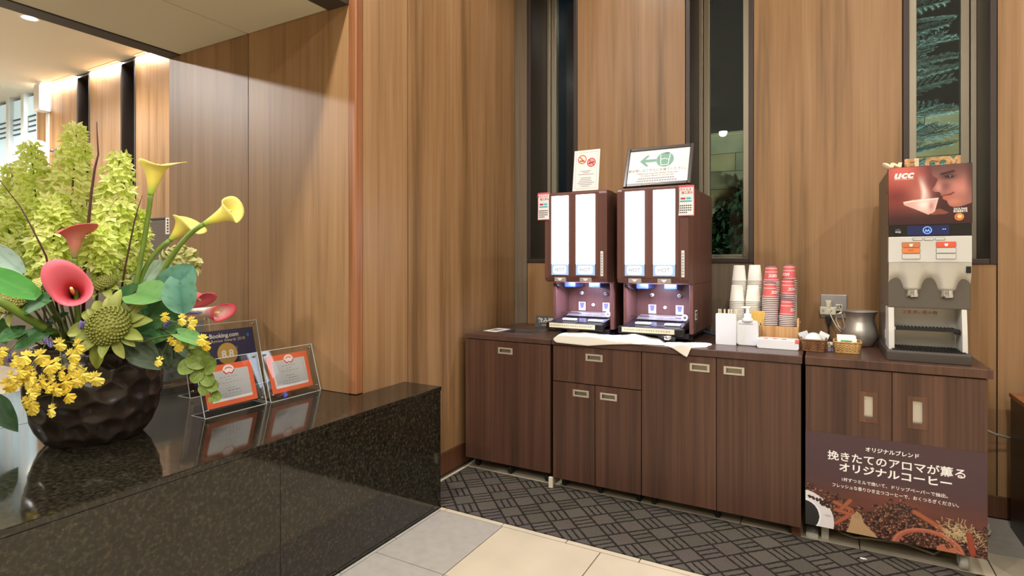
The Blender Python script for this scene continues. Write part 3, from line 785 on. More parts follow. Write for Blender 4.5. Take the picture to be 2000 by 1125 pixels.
# the coffee advert on the cabinet doors: u to the right, v up; 0.628 x 0.414 m
DW, DH = 0.628, 0.414
def advert(U, V):
    A = DW / DH; x = U * A; y = V                       # square units
    r_ = np.random.default_rng(5)
    C = np.zeros(U.shape + (3,)) + np.array((74, 52, 56.))
    C = mixc(C, sm(V, 0.62, 0.25), (92, 54, 46)); C = mixc(C, sm(V, 0.45, 0.2) * 0.5, (112, 60, 48))
    C = mixc(C, np.exp(-((x - 0.8) / 0.35) ** 2 - ((y - 0.42) / 0.1) ** 2) * 0.35, (150, 76, 54))
    C = mixc(C, (np.sin(y * 60 + np.sin(x * 7) * 2) * 0.5 + 0.5) * 0.10 * sm(V, 0.6, 0.4), (60, 34, 30))
    def bean(C, bx, by, s, a, tone):
        k = s * 1.6
        sl = (np.abs(x - bx) < k) & (np.abs(y - by) < k)
        if not sl.any(): return C
        ii = np.where(sl); xx, yy = x[ii] - bx, y[ii] - by
        ca, sa = math.cos(a), math.sin(a); p = (xx * ca + yy * sa) / s; q = (-xx * sa + yy * ca) / (s * 0.72)
        d = np.sqrt(p * p + q * q); m_ = (d < 1).astype(float)[:, None]
        sh = np.clip(0.85 + 0.55 * (-p * 0.3 + q * 0.7), 0.4, 1.5)[:, None]
        col = np.array(tone) * sh
        line = (np.abs(q - 0.22 * np.sin(p * 2.2)) < 0.14)[:, None]
        col = np.where(line, np.array((30, 17, 14.)), col)
        hl = (np.exp(-((p + 0.2) / 0.35) ** 2 - ((q - 0.45) / 0.2) ** 2) * 70)[:, None]
        C[ii] = C[ii] * (1 - m_) + (col + hl) * m_
        return C
    def top(xx): return 0.20 + 0.13 * np.exp(-((xx - 0.30) / 0.14) ** 2) + 0.17 * np.exp(-((xx - 0.83) / 0.2) ** 2) + 0.05 * np.exp(-((xx - 1.38) / 0.2) ** 2) + 0.20 * np.exp(-(xx / 0.16) ** 2)
    C = mixc(C, sm(top(x) - 0.03 - y, 0, 0.03), (40, 23, 19))
    for k_ in range(1500):
        bx = r_.uniform(0, A); ty = top(bx); by = r_.uniform(-0.02, 1) ** 0.9 * ty
        if r_.random() < 0.05: by = ty + r_.uniform(0, 0.06)
        C = bean(C, bx, by, r_.uniform(0.016, 0.023), r_.uniform(0, PI), [(84, 54, 42), (104, 66, 50), (66, 42, 34), (124, 76, 58)][r_.integers(4)])
    def stick(C, a, b, w_, col):
        d, t_ = seg(x, y, a, b); m_ = (d < w_).astype(float)
        C = mixc(C, m_, col); C = mixc(C, m_ * sm(d, w_ * 0.35, w_) * 0.45, (104, 48, 28)); return C
    for a, b in (((0.27, 0.285), (0.42, 0.24)), ((0.31, 0.20), (0.41, 0.33)), ((0.28, 0.07), (0.43, 0.20)), ((0.28, 0.21), (0.44, 0.185))): C = stick(C, a, b, 0.02, (158, 88, 60))
    # sack
    P = [(0.37, -0.01), (0.40, 0.06), (0.42, 0.17), (0.47, 0.235), (0.51, 0.20), (0.53, 0.13), (0.63, 0.03), (0.66, -0.01)]
    s_ = inpoly(x, y, P); C = mixc(C, s_, (176, 142, 104)); C = mixc(C, s_ * 0.35 * ((np.sin(x * 230) * np.sin(y * 230)) > 0), (140, 106, 72))
    C = mixc(C, np.exp(-((x - 0.475) / 0.04) ** 2 - ((y - 0.19) / 0.03) ** 2) * (np.random.default_rng(3).random(U.shape) > 0.5) * 0.6, (118, 96, 62))
    # saucer and cup, cut by the film's left and lower edge
    C = mixc(C, (np.hypot((x + 0.02) / 0.285, (y - 0.06) / 0.305) < 1).astype(float), (214, 206, 204))
    C = mixc(C, sm(np.hypot((x - 0.21) / 0.05, (y - 0.13) / 0.02), 1.0, 0.2) * 0.6, (168, 152, 152))
    C = mixc(C, (np.hypot((x + 0.01) / 0.155, (y - 0.10) / 0.17) < 1).astype(float), (232, 228, 226))
    C = mixc(C, (np.hypot((x + 0.01) / 0.14, (y - 0.10) / 0.155) < 1).astype(float), (44, 44, 44))
    for bx, by in ((0.04, 0.30), (0.075, 0.29), (0.11, 0.28), (0.14, 0.28), (0.165, 0.265), (0.185, 0.25), (0.19, 0.28), (0.15, 0.255), (0.205, 0.225), (0.165, 0.235)):
        C = bean(C, bx, by, 0.021, by * 40, (64, 38, 34))
    # long cinnamon stick and a curled strip
    C = stick(C, (0.96, 0.33), (1.22, 0.19), 0.024, (156, 88, 60))
    th_ = np.hypot((x - 1.06) / 0.285, (y + 0.02) / 0.20)
    C = mixc(C, ((np.abs(th_ - 0.93) < 0.10) & (y > -0.02)).astype(float), (160, 88, 66)); C = mixc(C, (np.abs(th_ - 0.97) < 0.025).astype(float) * 0.6, (190, 126, 100))
    for k_ in range(150):
        a0 = np.array((r_.normal(1.31, 0.075), r_.normal(0.19, 0.05))); an = r_.uniform(0, PI); l_ = r_.uniform(0.02, 0.07)
        d, _ = seg(x, y, a0, a0 + np.array((math.cos(an) * l_, math.sin(an) * l_))); C = mixc(C, (d < 0.0028).astype(float) * 0.9, (182, 158, 116))
    C = stick(C, (1.385, 0.20), (1.41, 0.03), 0.026, (146, 66, 48))
    C = mixc(C, inpoly(x, y, [(1.13, 0.035), (1.19, 0.075), (1.21, 0.03), (1.28, 0.06), (1.29, 0.0), (1.13, 0.0)]), (172, 102, 72))
    return C
ad = picture('coffee_advert_film', t, DW - 0.001, DH, 330, 215, advert, y0 - 0.0012, -0.0785, 0.0885)
ad['label'] = 'dark brown advert film with white Japanese lettering and coffee beans'
yy = y0 - 0.0016
def adt(s_, px, py, size, sx=1.0, bold=0.0):
    p = on_y(px, py, yy); text(s_, size, INKWHITE, ad, (p.x, yy, p.z), sx=sx, bold=bold)
adt('オリジナルブレンド', 1742, 885, 0.0210, 1.0, 0.0004)
adt('挽きたてのアロマが薫る', 1746, 908, 0.0425, 1.03, 0.0006)
adt('オリジナルコーヒー', 1745, 929, 0.0405, 1.08, 0.0010)
adt('1杯ずつミルで挽いて、ドリップペーパーで抽出。', 1746, 953, 0.0172, 0.98, 0.0001)
adt('フレッシュな香りひき立つコーヒーで、おくつろぎください。', 1746, 967, 0.0172, 0.93, 0.0001)

# cords behind the coffee cabinet
o = M().tube([(0.553, 3.30, 0.50), (0.62, 3.40, 0.47), (0.70, 3.45, 0.43), (0.80, 3.50, 0.40)], 0.006, 8).build('mains_cable', CORD); tag(o, 'grey power cord running from the coffee cabinet behind the side cabinet', 'cord')
pts = []
for i in range(64):
    a = 2 * PI * i / 22; r_ = 0.085 + 0.004 * math.sin(i); pts.append((0.565 + r_ * math.cos(a) * 1.05, 3.33 + r_ * math.sin(a) * 1.1, 0.008 + 0.005 * i / 22 * 2.2 + 0.003 * math.sin(i * .9)))
o = M().tube([(0.30, 3.3, 0.008), (0.42, 3.22, 0.007)] + pts, 0.0055, 7).build('coiled_cord', CORDW); tag(o, 'pale cord coiled on the floor beside the coffee cabinet', 'cord')
o = M().tube([(0.03, 3.02, 0.02), (0.06, 2.985, 0.009), (0.11, 2.965, 0.008), (0.17, 2.985, 0.008), (0.30, 3.0, 0.012), (0.40, 2.95, 0.012), (0.44, 2.99, 0.03)], 0.005, 7).build('floor_cord', CORD); tag(o, 'grey cord trailing on the tiles under the coffee cabinet', 'cord')
o = M().prism([(-0.012, -0.004), (0.0, -0.007), (0.014, -0.001), (0.004, 0.004), (-0.01, 0.003)], 0.0, 0.002, 'xy').build('paper_scrap', PAPER, None, loc=tuple(on_z(1686, 1091, 0.0042)))
tag(o, 'tiny white paper scrap on the carpet runner', 'scrap')

# ================================================================== drink dispensers
PANEL_LIT = mat('lit_menu_panel', (240, 248, 255), 0.4, emit=(216, 232, 255), estr=3.0)
PANEL_LOW = mat('lit_menu_panel_foot', (150, 176, 206), 0.4, emit=(130, 160, 200), estr=0.55)
BLUETR = mat('blue_plastic', (44, 62, 112), 0.3)
BLUETRAY = mat('black_tray', (30, 30, 33), 0.2)
VIOLET = mat('violet_icon', (112, 108, 214), 0.5)
LILAC = mat('white_icon', (226, 226, 228), 0.5)
RECESS = wood('walnut_recess', ((88, 57, 49), (98, 64, 55), (108, 71, 61)), rough=0.4, band=6, fine=0.05)
DARKGAP = mat('black_seam', (18, 14, 14), 0.7)
BTN = mat('taupe_button', (160, 148, 140), 0.4)
MARKS = mat('pale_marks', (176, 170, 150), 0.6)
DEP, DH_ = 0.655, 0.805
def dispenser(x, y, W, label, tilt_card):
    t = thing('drink_dispenser', label, 'drink dispenser', (x, y, CT), group='drink dispensers')
    M().box(0, W, 0.112, DEP, 0.300, DH_ - 0.004).build('upper_case', REDWOOD, t, bevel=0.004)
    lo = M(); lo.box(0, 0.02, 0.112, DEP, 0.045, 0.300); lo.box(W - 0.02, W, 0.112, DEP, 0.045, 0.300); lo.box(0.02, W - 0.02, 0.30, DEP, 0.045, 0.300)
    lo.build('lower_case', REDWOOD, t, bevel=0.002)
    M().box(0.021, W - 0.021, 0.292, 0.30, 0.05, 0.299).build('recess_panel', RECESS, t)
    # door leaf with rounded chin
    pr = [(0.110, 0.306), (0.03, 0.306), (0.010, 0.312), (0.0, 0.33), (0.0, DH_ - 0.02), (0.006, DH_ - 0.004), (0.02, DH_), (0.110, DH_)]
    dr = M().prism(pr, 0, W, 'yz').build('door', REDWOOD, t, bevel=0.004)
    fr = M(); a0, a1 = W * 0.075, W * 0.875                 # raised field round the two lit panels
    fr.box(a0, a1, -0.004, 0.001, 0.335, DH_ - 0.008); fr.build('door_field', REDWOOD, dr, bevel=0.003)
    for k, (f0, f1) in enumerate(((0.125, 0.405), (0.525, 0.825))):
        zt = DH_ - 0.022
        lp = M().box(W * f0, W * f1, -0.010, -0.003, 0.405, zt).build('lit_panel', PANEL_LIT, dr, bevel=0.002)
        M().box(W * f0, W * f1, -0.010, -0.003, 0.345, 0.404).build('panel_foot', PANEL_LOW, lp, bevel=0.002)
        M().prism(rrect(W * f0 + 0.012, W * f1 - 0.012, 0.352, 0.397, 0.012), -0.0108, -0.0101, 'xz').build('panel_badge', mat('badge_pale', (228, 234, 240), 0.5, emit=(220, 232, 245), estr=0.6), lp)
        text('HOT', 0.030, INKGREY, lp, ((f0 + f1) / 2 * W, -0.0112, 0.3745), sx=0.95)
        cx = W * (f0 + f1) / 2
        bt = M().box(cx - 0.034, cx + 0.034, -0.006, 0.012, 0.309, 0.333).build('push_plate', BTN, dr, bevel=0.002)
        M().prism([(cx - 0.017, 0.328), (cx, 0.313), (cx + 0.017, 0.328)], -0.0072, -0.0061, 'xz').build('push_arrow', WHITE, bt)
        # chute above each cup place
        M().box(cx - 0.034, cx + 0.034, 0.13, 0.27, 0.272, 0.3055).build('chute', BLUETR, t, bevel=0.006)
        kn = M().lathe([(0.0, -0.022), (0.004, -0.022), (0.009, -0.018), (0.0105, 0.0)], 16, (cx + 0.012, 0.292, 0.232), axis='y').build('nozzle', WHITE, t)
        M().lathe([(0.0, -0.0235), (0.0042, -0.0225), (0.0042, -0.02)], 10, (cx + 0.012, 0.292, 0.232), axis='y').build('nozzle_hole', INK, kn)
        ic = M().box(cx - 0.021 + 0.012, cx + 0.021 + 0.012, 0.2885, 0.292, 0.128, 0.178).build('cup_icon', LILAC, t)
        M().prism([(cx - 0.015 + .012, 0.174), (cx + 0.015 + .012, 0.174), (cx + 0.008 + .012, 0.143), (cx - 0.008 + .012, 0.143)], 0.2875, 0.2884, 'xz').build('icon_cup', VIOLET, ic)
    M().lathe([(0.0, -0.014), (0.007, -0.012), (0.010, 0.0)], 16, (W * 0.49, 0.292, 0.163), axis='y').build('sensor', WHITE, t)
    # vertical card on the door's right stile
    cd = M().box(W * 0.905, W * 0.945, -0.0015, 0.0, 0.342, 0.475).build('side_card', PAPER, dr)
    for k in range(8): M().box(W * 0.915, W * 0.934, -0.0022, -0.0016, 0.352 + k * 0.0145, 0.361 + k * 0.0145).build('card_mark', INKGREY, cd)
    # chrome rod, ring, drip tray
    M().tube([(0.0, 0.19, 0.122), (W * 0.3, 0.185, 0.120), (W * 0.6, 0.186, 0.119), (W * 0.93, 0.19, 0.117)], 0.0028, 8).build('cup_rail', CHROME, t)
    rg = M(); n = 22
    rg.tube([(W * 0.845 + 0.0125 * math.cos(2 * PI * i / n), 0.182, 0.121 + 0.0125 * math.sin(2 * PI * i / n)) for i in range(n + 1)], 0.006, 8, caps=False); rg.build('valve_ring', WHITE, t)
    M().prism([(0.035, 0.055), (0.035, 0.078), (0.06, 0.083), (0.285, 0.105), (0.285, 0.055)], 0.012, W - 0.045, 'yz').build('drip_tray', BLUETRAY, t, bevel=0.004)
    M().prism([(0.20, 0.0985), (0.275, 0.1055), (0.285, 0.122), (0.28, 0.122), (0.195, 0.102)], 0.045, W - 0.075, 'yz').build('splash_plate', STEEL, t)
    for f0 in (0.20, 0.62): M().box(W * f0, W * f0 + 0.082, 0.075, 0.11, 0.086, 0.098).build('tray_slot', WHITE, t, bevel=0.004)
    ft = M().box(0.0, W - 0.03, 0.018, 0.055, 0.043, 0.079).build('tray_front', BLACK, t, bevel=0.004)
    ls = M().box(0.022, W * 0.80, 0.0145, 0.018, 0.051, 0.076).build('tray_label', IVORY, ft)
    for k in range(19): M().box(0.035 + k * 0.0128, 0.035 + k * 0.0128 + (0.009 if k % 4 else 0.006), 0.0136, 0.0144, 0.060, 0.068).build('label_mark', MARKS, ls)
    M().tube([(0.012, 0.10, 0.292), (0.03, 0.11, 0.283), (0.05, 0.13, 0.27)], 0.006, 8).build('hose', BLACK, t)
    M().box(W * 0.45, W - 0.02, 0.10, 0.62, 0.02, 0.045).build('plinth', BLACK, t)
    for fx, fy in ((0.045, 0.17), (W - 0.03, 0.17), (0.045, DEP - 0.06), (W - 0.03, DEP - 0.06)):
        M().lathe([(0.0, 0.0), (0.016, 0.0), (0.017, 0.022), (0.006, 0.026), (0.006, 0.046), (0.0, 0.046)], 14, (fx, fy, 0)).build('foot', RUBBER, t)
    if tilt_card:                                             # rating plates on the visible flank
        rp = M().box(W, W + 0.0012, 0.16, 0.205, 0.115, 0.165).build('rating_plate', PAPER, t)
        M().box(W + 0.0012, W + 0.0016, 0.165, 0.20, 0.145, 0.16).build('plate_print', INK, rp); M().box(W + 0.0012, W + 0.0016, 0.165, 0.18, 0.12, 0.142).build('plate_print', INK, rp)
        M().box(W + 0.0012, W + 0.0016, 0.185, 0.20, 0.12, 0.142).build('plate_print', INK, rp)
        M().box(W, W + 0.004, 0.14, 0.23, 0.06, 0.10).build('flank_cover', DARKPL, t, bevel=0.001)
    # the machine's own LED under the door
    ld = bpy.data.lights.new('dispenser_led', 'AREA'); ld.shape = 'RECTANGLE'; ld.size = W * 0.6; ld.size_y = 0.03; ld.energy = 4.5; ld.color = (0.60, 0.63, 1.0)
    lo_ = bpy.data.objects.new('dispenser_led', ld); COL.objects.link(lo_); lo_.parent = t; lo_.location = (W * 0.5, 0.075, 0.303); lo_.rotation_euler = (math.radians(24), 0, 0)
    return t
DW1 = 0.366
dispenser(-1.383, 2.865, DW1, 'tall walnut drink dispenser with lit panels, a no-smoking notice standing on top', False)
dispenser(-0.962, 2.865, 0.369, 'tall walnut drink dispenser with lit panels, a framed arrow sign standing on top', True)

# notices on the dispensers
def sheet(name, label, cat, pts, m=PAPER, th=0.0015):
    """a thin stiff card standing at four world points (bl, br, tr, tl)"""
    bl, br, tr, tl = [Vector(p) for p in pts]
    ux = (br - bl).normalized(); uz = ((tl - bl) - ux * (tl - bl).dot(ux)).normalized(); un = ux.cross(uz)
    # local frame: x right, y back, z up
    t = thing(name, label, cat); t.matrix_world = Matrix(((ux.x, -un.x, uz.x, bl.x), (ux.y, -un.y, uz.y, bl.y), (ux.z, -un.z, uz.z, bl.z), (0, 0, 0, 1)))
    w_, h_ = (br - bl).length, (tl - bl).dot(uz)
    return t, w_, h_
TOP = CT + DH_
t, w_, h_ = sheet('no_smoking_notice', 'white paper notice with no-smoking symbols, standing on the dispenser', 'notice', [(-1.217, 2.872, TOP), (-1.068, 2.872, TOP), (-1.062, 2.905, TOP + 0.226), (-1.211, 2.905, TOP + 0.226)])
pp = M().box(0, w_, -0.0008, 0.0008, 0, h_).build('paper', PAPER, t)
bd = M()
for q in ((0.012, 0.0128, 0.012, h_ - .012), (w_ - .0128, w_ - .012, 0.012, h_ - .012), (0.012, w_ - .012, 0.012, 0.0128), (0.012, w_ - .012, h_ - .0128, h_ - .012)): bd.box(q[0], q[1], -0.0014, -0.0009, q[2], q[3])
bd.build('border_line', INKGREY, t)
def no_sign(t, cx, cz, r_, fill, bar):
    M().prism(ell(cx, cz, r_ * .86, r_ * .86), -0.0012, -0.0009, 'xz').build('symbol_ground', fill, t)
    c = M(); n = 28
    ring = ell(cx, cz, r_, r_, n); ring2 = ell(cx, cz, r_ * .84, r_ * .84, n)
    c.add([(p[0], -0.0016, p[1]) for p in ring] + [(p[0], -0.0016, p[1]) for p in ring2], [(i, (i + 1) % n, n + (i + 1) % n, n + i) for i in range(n)])
    dx = r_ * .62; c.prism([(cx - dx - .0015, cz + dx - .0015), (cx - dx + .0015, cz + dx + .0015), (cx + dx + .0015, cz - dx + .0015), (cx + dx - .0015, cz - dx - .0015)], -0.0018, -0.0012, 'xz')
    c.build('prohibition_ring', INKRED, t)
    return
no_sign(t, 0.048, h_ - 0.052, 0.025, mat('cream_print', (232, 214, 190), 0.7), 1)
M().box(0.032, 0.06, -0.0014, -0.0012, h_ - 0.066, h_ - 0.056).build('ashtray_mark', mat('ochre_print', (170, 120, 50), 0.7), t)
no_sign(t, 0.102, h_ - 0.072, 0.025, mat('pink_print', (238, 150, 140), 0.7), 1)
M().prism([(0.085, h_ - 0.075), (0.119, h_ - 0.066), (0.118, h_ - 0.072), (0.087, h_ - 0.081)], -0.0014, -0.0012, 'xz').build('cigarette_mark', INK, t)
for k, (a, b) in enumerate(((.28, .68), (.38, .62), (.2, .8), (0, 0), (.3, .7), (.28, .7), (.24, .74), (.18, .84), (.26, .76), (.34, .66))):
    if b: M().box(w_ * a, w_ * b, -0.0014, -0.0009, h_ - 0.12 - k * 0.0095, h_ - 0.117 - k * 0.0095).build('text_line', INKGREY, t)

# framed arrow sign leaning on the right dispenser
t, w_, h_ = sheet('framed_sign', 'dark framed white sign with green arrow and cup symbol, leaning on the dispenser top', 'sign', [(-0.935, 2.885, TOP + 0.0035), (-0.587, 2.885, TOP + 0.0035), (-0.585, 2.972, TOP + 0.219), (-0.933, 2.972, TOP + 0.219)])
f = M(); b_ = 0.018
f.box(0, b_, -0.006, 0.010, 0, h_); f.box(w_ - b_, w_, -0.006, 0.010, 0, h_); f.box(b_, w_ - b_, -0.006, 0.010, 0, b_); f.box(b_, w_ - b_, -0.006, 0.010, h_ - b_, h_)
f.build('frame', mat('black_brown_frame', (56, 46, 42), 0.3), t, bevel=0.003)
M().box(b_, w_ - b_, 0.0, 0.004, b_, h_ - b_).build('sheet', PAPER, t)
ax, az = 0.075, 0.150
M().prism([(ax, az), (ax + .036, az + .034), (ax + .050, az + .034), (ax + .028, az + .009), (ax + .086, az + .009), (ax + .086, az - .007), (ax + .028, az - .007), (ax + .050, az - .032), (ax + .036, az - .032)][::-1], -0.0008, 0.0, 'xz').build('arrow', GREEN_P, t)
M().prism(ell(0.207, 0.152, 0.045, 0.043, 32), -0.0006, 0.0, 'xz').build('cup_disc', GREEN_P, t)
M().prism(ell(0.305, 0.130, 0.03, 0.055, 24, 0.4), -0.0004, 0.0, 'xz').build('pale_swoosh', GREEN_L, t)
c = M()
for q in ([(0.180, 0.182), (0.184, 0.182), (0.190, 0.118), (0.186, 0.118)], [(0.234, 0.184), (0.230, 0.184), (0.222, 0.118), (0.226, 0.118)], [(0.186, 0.118), (0.226, 0.118), (0.226, 0.122), (0.186, 0.122)], [(0.184, 0.152), (0.206, 0.156), (0.228, 0.148), (0.228, 0.151), (0.206, 0.160), (0.184, 0.156)]):
    c.prism(q, -0.0012, -0.0007, 'xz')
c.build('cup_outline', INKWHITE, t)
M().prism(ell(0.215, 0.190, 0.013, 0.005), -0.0012, -0.0007, 'xz').build('cup_lid', mat('slate_green_print', (96, 128, 116), 0.7), t)
text('飲み残しはこちらにお捨てください。', 0.0185, INKGREY, t, (w_ / 2, -0.0008, 0.093), sx=0.98)
text('Please pour away the leftover drink over', 0.0125, INKGREY, t, (w_ / 2, -0.0008, 0.075), sx=1.02)
text('the waste cabinet on the left side.', 0.0125, INKGREY, t, (w_ / 2, -0.0008, 0.062), sx=1.02)
for k, (a, b) in enumerate(((.22, .76), (.2, .8))):
    for i in range(16): M().box(w_ * (a + (b - a) * i / 16), w_ * (a + (b - a) * (i + .75) / 16), -0.0006, 0.0, 0.042 - k * 0.014, 0.049 - k * 0.014).build('text_mark', INKGREY, t)
M().tube([(0.10, -0.007, 0.005), (0.105, -0.008, 0.008), (0.14, -0.008, 0.005), (0.17, -0.008, 0.008), (0.19, -0.008, 0.012), (0.195, -0.007, 0.008)], 0.0015, 6).build('wire_clip', IVORY, t)

# two red-edged antivirus notices taped on the outer corners
def antivirus(label, bl, br, h_, curl):
    w_ = (Vector(br) - Vector(bl)).length
    t = thing('antivirus_notice', label, 'notice', bl, (0, 0, math.atan2(br[1] - bl[1], br[0] - bl[0])), group='antivirus notices')
    def P(u, v): return (u * w_, curl * (u - 0.5) ** 2 * 0.10 + curl * 0.02 * math.sin(v * 3), v * h_)
    def patch(u0, u1, v0, v1, m_, name, off):
        g = M(); n = 6
        g.grid([(P(u0 + (u1 - u0) * i / n, v0 + (v1 - v0) * j / n)[0], P(u0 + (u1 - u0) * i / n, v0 + (v1 - v0) * j / n)[1] - off, P(0, v0 + (v1 - v0) * j / n)[2]) for i in range(n + 1) for j in range(n + 1)], n + 1, n + 1)
        return g.build(name, m_, t)
    patch(0, 1, 0, 1, INKRED if False else mat('coral_border', (222, 92, 100), 0.7), 'card', 0.0)
    patch(0.05, 0.95, 0.03, 0.93, PAPER, 'white_field', 0.0006)
    patch(0.14, 0.86, 0.46, 0.64, mat('pale_mint_print', (196, 226, 222), 0.7), 'logo_ground', 0.0010)
    patch(0.18, 0.48, 0.54, 0.60, INKRED, 'logo_mark', 0.0014); patch(0.54, 0.80, 0.54, 0.60, mat('teal_print', (90, 168, 176), 0.7), 'logo_mark', 0.0014); patch(0.14, 0.84, 0.46, 0.50, mat('teal_print2', (80, 160, 170), 0.7), 'logo_bar', 0.0014)
    a = P(0.42, 0.86); text('抗ウイルス', 0.0145, INKRED, t, (a[0], a[1] - 0.0016, a[2]), sx=0.95); a = P(0.58, 0.755); text('施工済み', 0.0145, INKRED, t, (a[0], a[1] - 0.0016, a[2]), sx=0.95)
    for k in range(4):
        for i in range(6 - (2 if k == 3 else 0)): patch(0.12 + 0.125 * i, 0.12 + 0.125 * i + 0.095, 0.32 - 0.075 * k, 0.355 - 0.075 * k, INK, 'text_mark', 0.0012)
antivirus('white red-edged antivirus notice hanging off the corner of the dispenser with the no-smoking notice', (-1.425, 2.858, 1.481), (-1.350, 2.858, 1.481), 0.154, 0.12)
antivirus('white red-edged antivirus notice curling off the corner of the dispenser with the framed sign', (-0.646, 2.856, 1.474), (-0.566, 2.856, 1.474), 0.152, 0.25)

# small black sign at the back of the waste cabinet, on a clear dish
t = thing('leftovers_sign', 'small black angled sign with white Japanese characters on the waste cabinet', 'sign', (-1.60, 3.36, 0.812), (0, 0, math.radians(6)))
M().prism([(0.0, 0.0), (0.055, 0.0), (0.047, 0.005), (0.022, 0.075), (0.018, 0.075)], -0.09, 0.14, 'yz').build('plate', mat('slate_plate', (74, 74, 70), 0.35), t, bevel=0.001)
text('飲み残し', 0.036, INKWHITE, t, (0.0, 0.0075, 0.044), rot=(math.radians(75), 0, 0), bold=0.0006)
text('Leftover Drinks', 0.013, INKWHITE, t, (0.0, 0.0010, 0.017), rot=(math.radians(75), 0, 0))
t = thing('glass_dish', 'low clear glass dish on the waste cabinet in front of the black sign', 'dish', (-1.50, 3.29, 0.812))
M().lathe([(0.0, 0.002), (0.05, 0.002), (0.068, 0.012), (0.075, 0.028), (0.079, 0.028), (0.07, 0.008), (0.05, 0.0)], 28).build('bowl', clear('dish_glass', (226, 232, 205), 1.5, 2.0), t)
M().lathe([(0.075, 0.027), (0.077, 0.030), (0.079, 0.027)], 28).build('rim', mat('glass_rim', (190, 190, 150), 0.2), t)

# towels under the dispensers
def towel(name, label, outline, th, zfun, seed):
    """outline: list of (x, y_front, y_back); a folded towel lying on the worktop, its edge dropping over the front"""
    m = M(); nu, nv = 60, 34; r_ = np.random.default_rng(seed); ph = r_.uniform(0, 6, 6)
    xs_ = np.linspace(outline[0][0], outline[-1][0], nu)
    f_ = np.interp(xs_, [o_[0] for o_ in outline], [o_[1] for o_ in outline]); b_ = np.interp(xs_, [o_[0] for o_ in outline], [o_[2] for o_ in outline])
    pts = []
    for i in range(nu):
        for j in range(nv):
            v = j / (nv - 1); L_ = f_[i] + (b_[i] - f_[i]) * v; x = xs_[i]
            edge_ = min(1.0, min(v, 1 - v) * 7, min(i, nu - 1 - i) / 3.0)
            z = CT + 0.003 + th * edge_ + zfun(x, v) * edge_ + 0.0025 * math.sin(x * 31 + ph[0] + v * 3) * edge_ + 0.0008 * math.sin(x * 95 + v * 7 + ph[1]) * edge_
            if L_ < 2.804: z -= (2.804 - L_) * 0.75; L_ = 2.798 - (2.804 - L_) * 0.12
            pts.append((x + 0.004 * math.sin(v * 5 + ph[2]), L_, z))
    m.grid(pts, nu, nv)
    o = m.build(name, CLOTH); s_ = o.modifiers.new('thick', 'SOLIDIFY'); s_.thickness = 0.004; s_.offset = 1
    sb_ = o.modifiers.new('smooth', 'SUBSURF'); sb_.levels = 1; sb_.render_levels = 1
    tag(o, label, 'towel')
towel('folded_towel', 'long folded white towel lying under the dispenser drip trays', [(-1.302, 2.790, 2.93), (-1.285, 2.772, 2.955), (-1.1, 2.766, 2.955), (-0.98, 2.786, 2.955), (-0.86, 2.80, 2.955), (-0.76, 2.808, 2.94), (-0.704, 2.82, 2.90)], 0.016, lambda x, v: 0.016 * math.exp(-((x + 1.15) / 0.17) ** 2) * (0.4 + v * 0.3) + 0.022 * math.exp(-((x + 0.86) / 0.07) ** 2), 1)
towel('white_towel', 'short white towel with a drooping corner beside the napkin holder', [(-0.716, 2.835, 2.91), (-0.69, 2.815, 2.955), (-0.64, 2.785, 2.955), (-0.598, 2.752, 2.955), (-0.582, 2.742, 2.98), (-0.562, 2.81, 3.00), (-0.525, 2.845, 3.00), (-0.502, 2.87, 2.99)], 0.006, lambda x, v: 0.012 * math.exp(-((x + 0.6) / 0.06) ** 2) * v + 0.006 * math.sin(v * 6), 2)
o = M().tube([(-0.775, 2.962, 0.866), (-0.762, 2.94, 0.868), (-0.74, 2.89, 0.866), (-0.71, 2.868, 0.862), (-0.66, 2.862, 0.858)], 0.011, 8).build('drain_hose', RUBBER); tag(o, 'short black drain hose resting on the white towel', 'hose')
M().lathe([(0.0, 0), (0.0125, 0), (0.0125, 0.035), (0.0, 0.035)], 12, (-0.712, 2.866, 0.862), axis='x').build('hose_collar', CHROME, o)
o = M().tube([(-0.592, 3.25, 0.86), (-0.545, 3.24, 0.85), (-0.50, 3.235, 0.843), (-0.45, 3.24, 0.84)], 0.008, 8).build('blue_hose', mat('blue_grey_hose', (48, 66, 84), 0.4)); tag(o, 'thin dark blue hose behind the dispenser with the framed sign', 'hose')
# ================================================================== coffee machine
t = thing('coffee_machine', 'tall silver coffee machine with a coffee picture panel on its top half', 'coffee machine', (0.235, 2.90, CT + 0.001))
W = 0.282
SIDE = mat('machine_flank_grey', (96, 88, 78), 0.4, 0.3)
M().box(0.0, W, 0.02, 0.50, 0.222, 0.815).build('rear_case', SIDE, t, bevel=0.004)
M().box(0.0, W, 0.15, 0.50, 0.0, 0.222).build('lower_case', SIDE, t, bevel=0.003)
M().box(-0.002, W + 0.002, 0.0, 0.035, 0.574, 0.820).build('picture_box', BLACKG, t, bevel=0.003)
M().box(0.0, W, 0.0, 0.03, 0.523, 0.575).build('display_strip', BLACKG, t, bevel=0.002)
kp = M().box(0.0, W, -0.002, 0.03, 0.415, 0.524).build('keypad_panel', SILVER_LT, t, bevel=0.002)
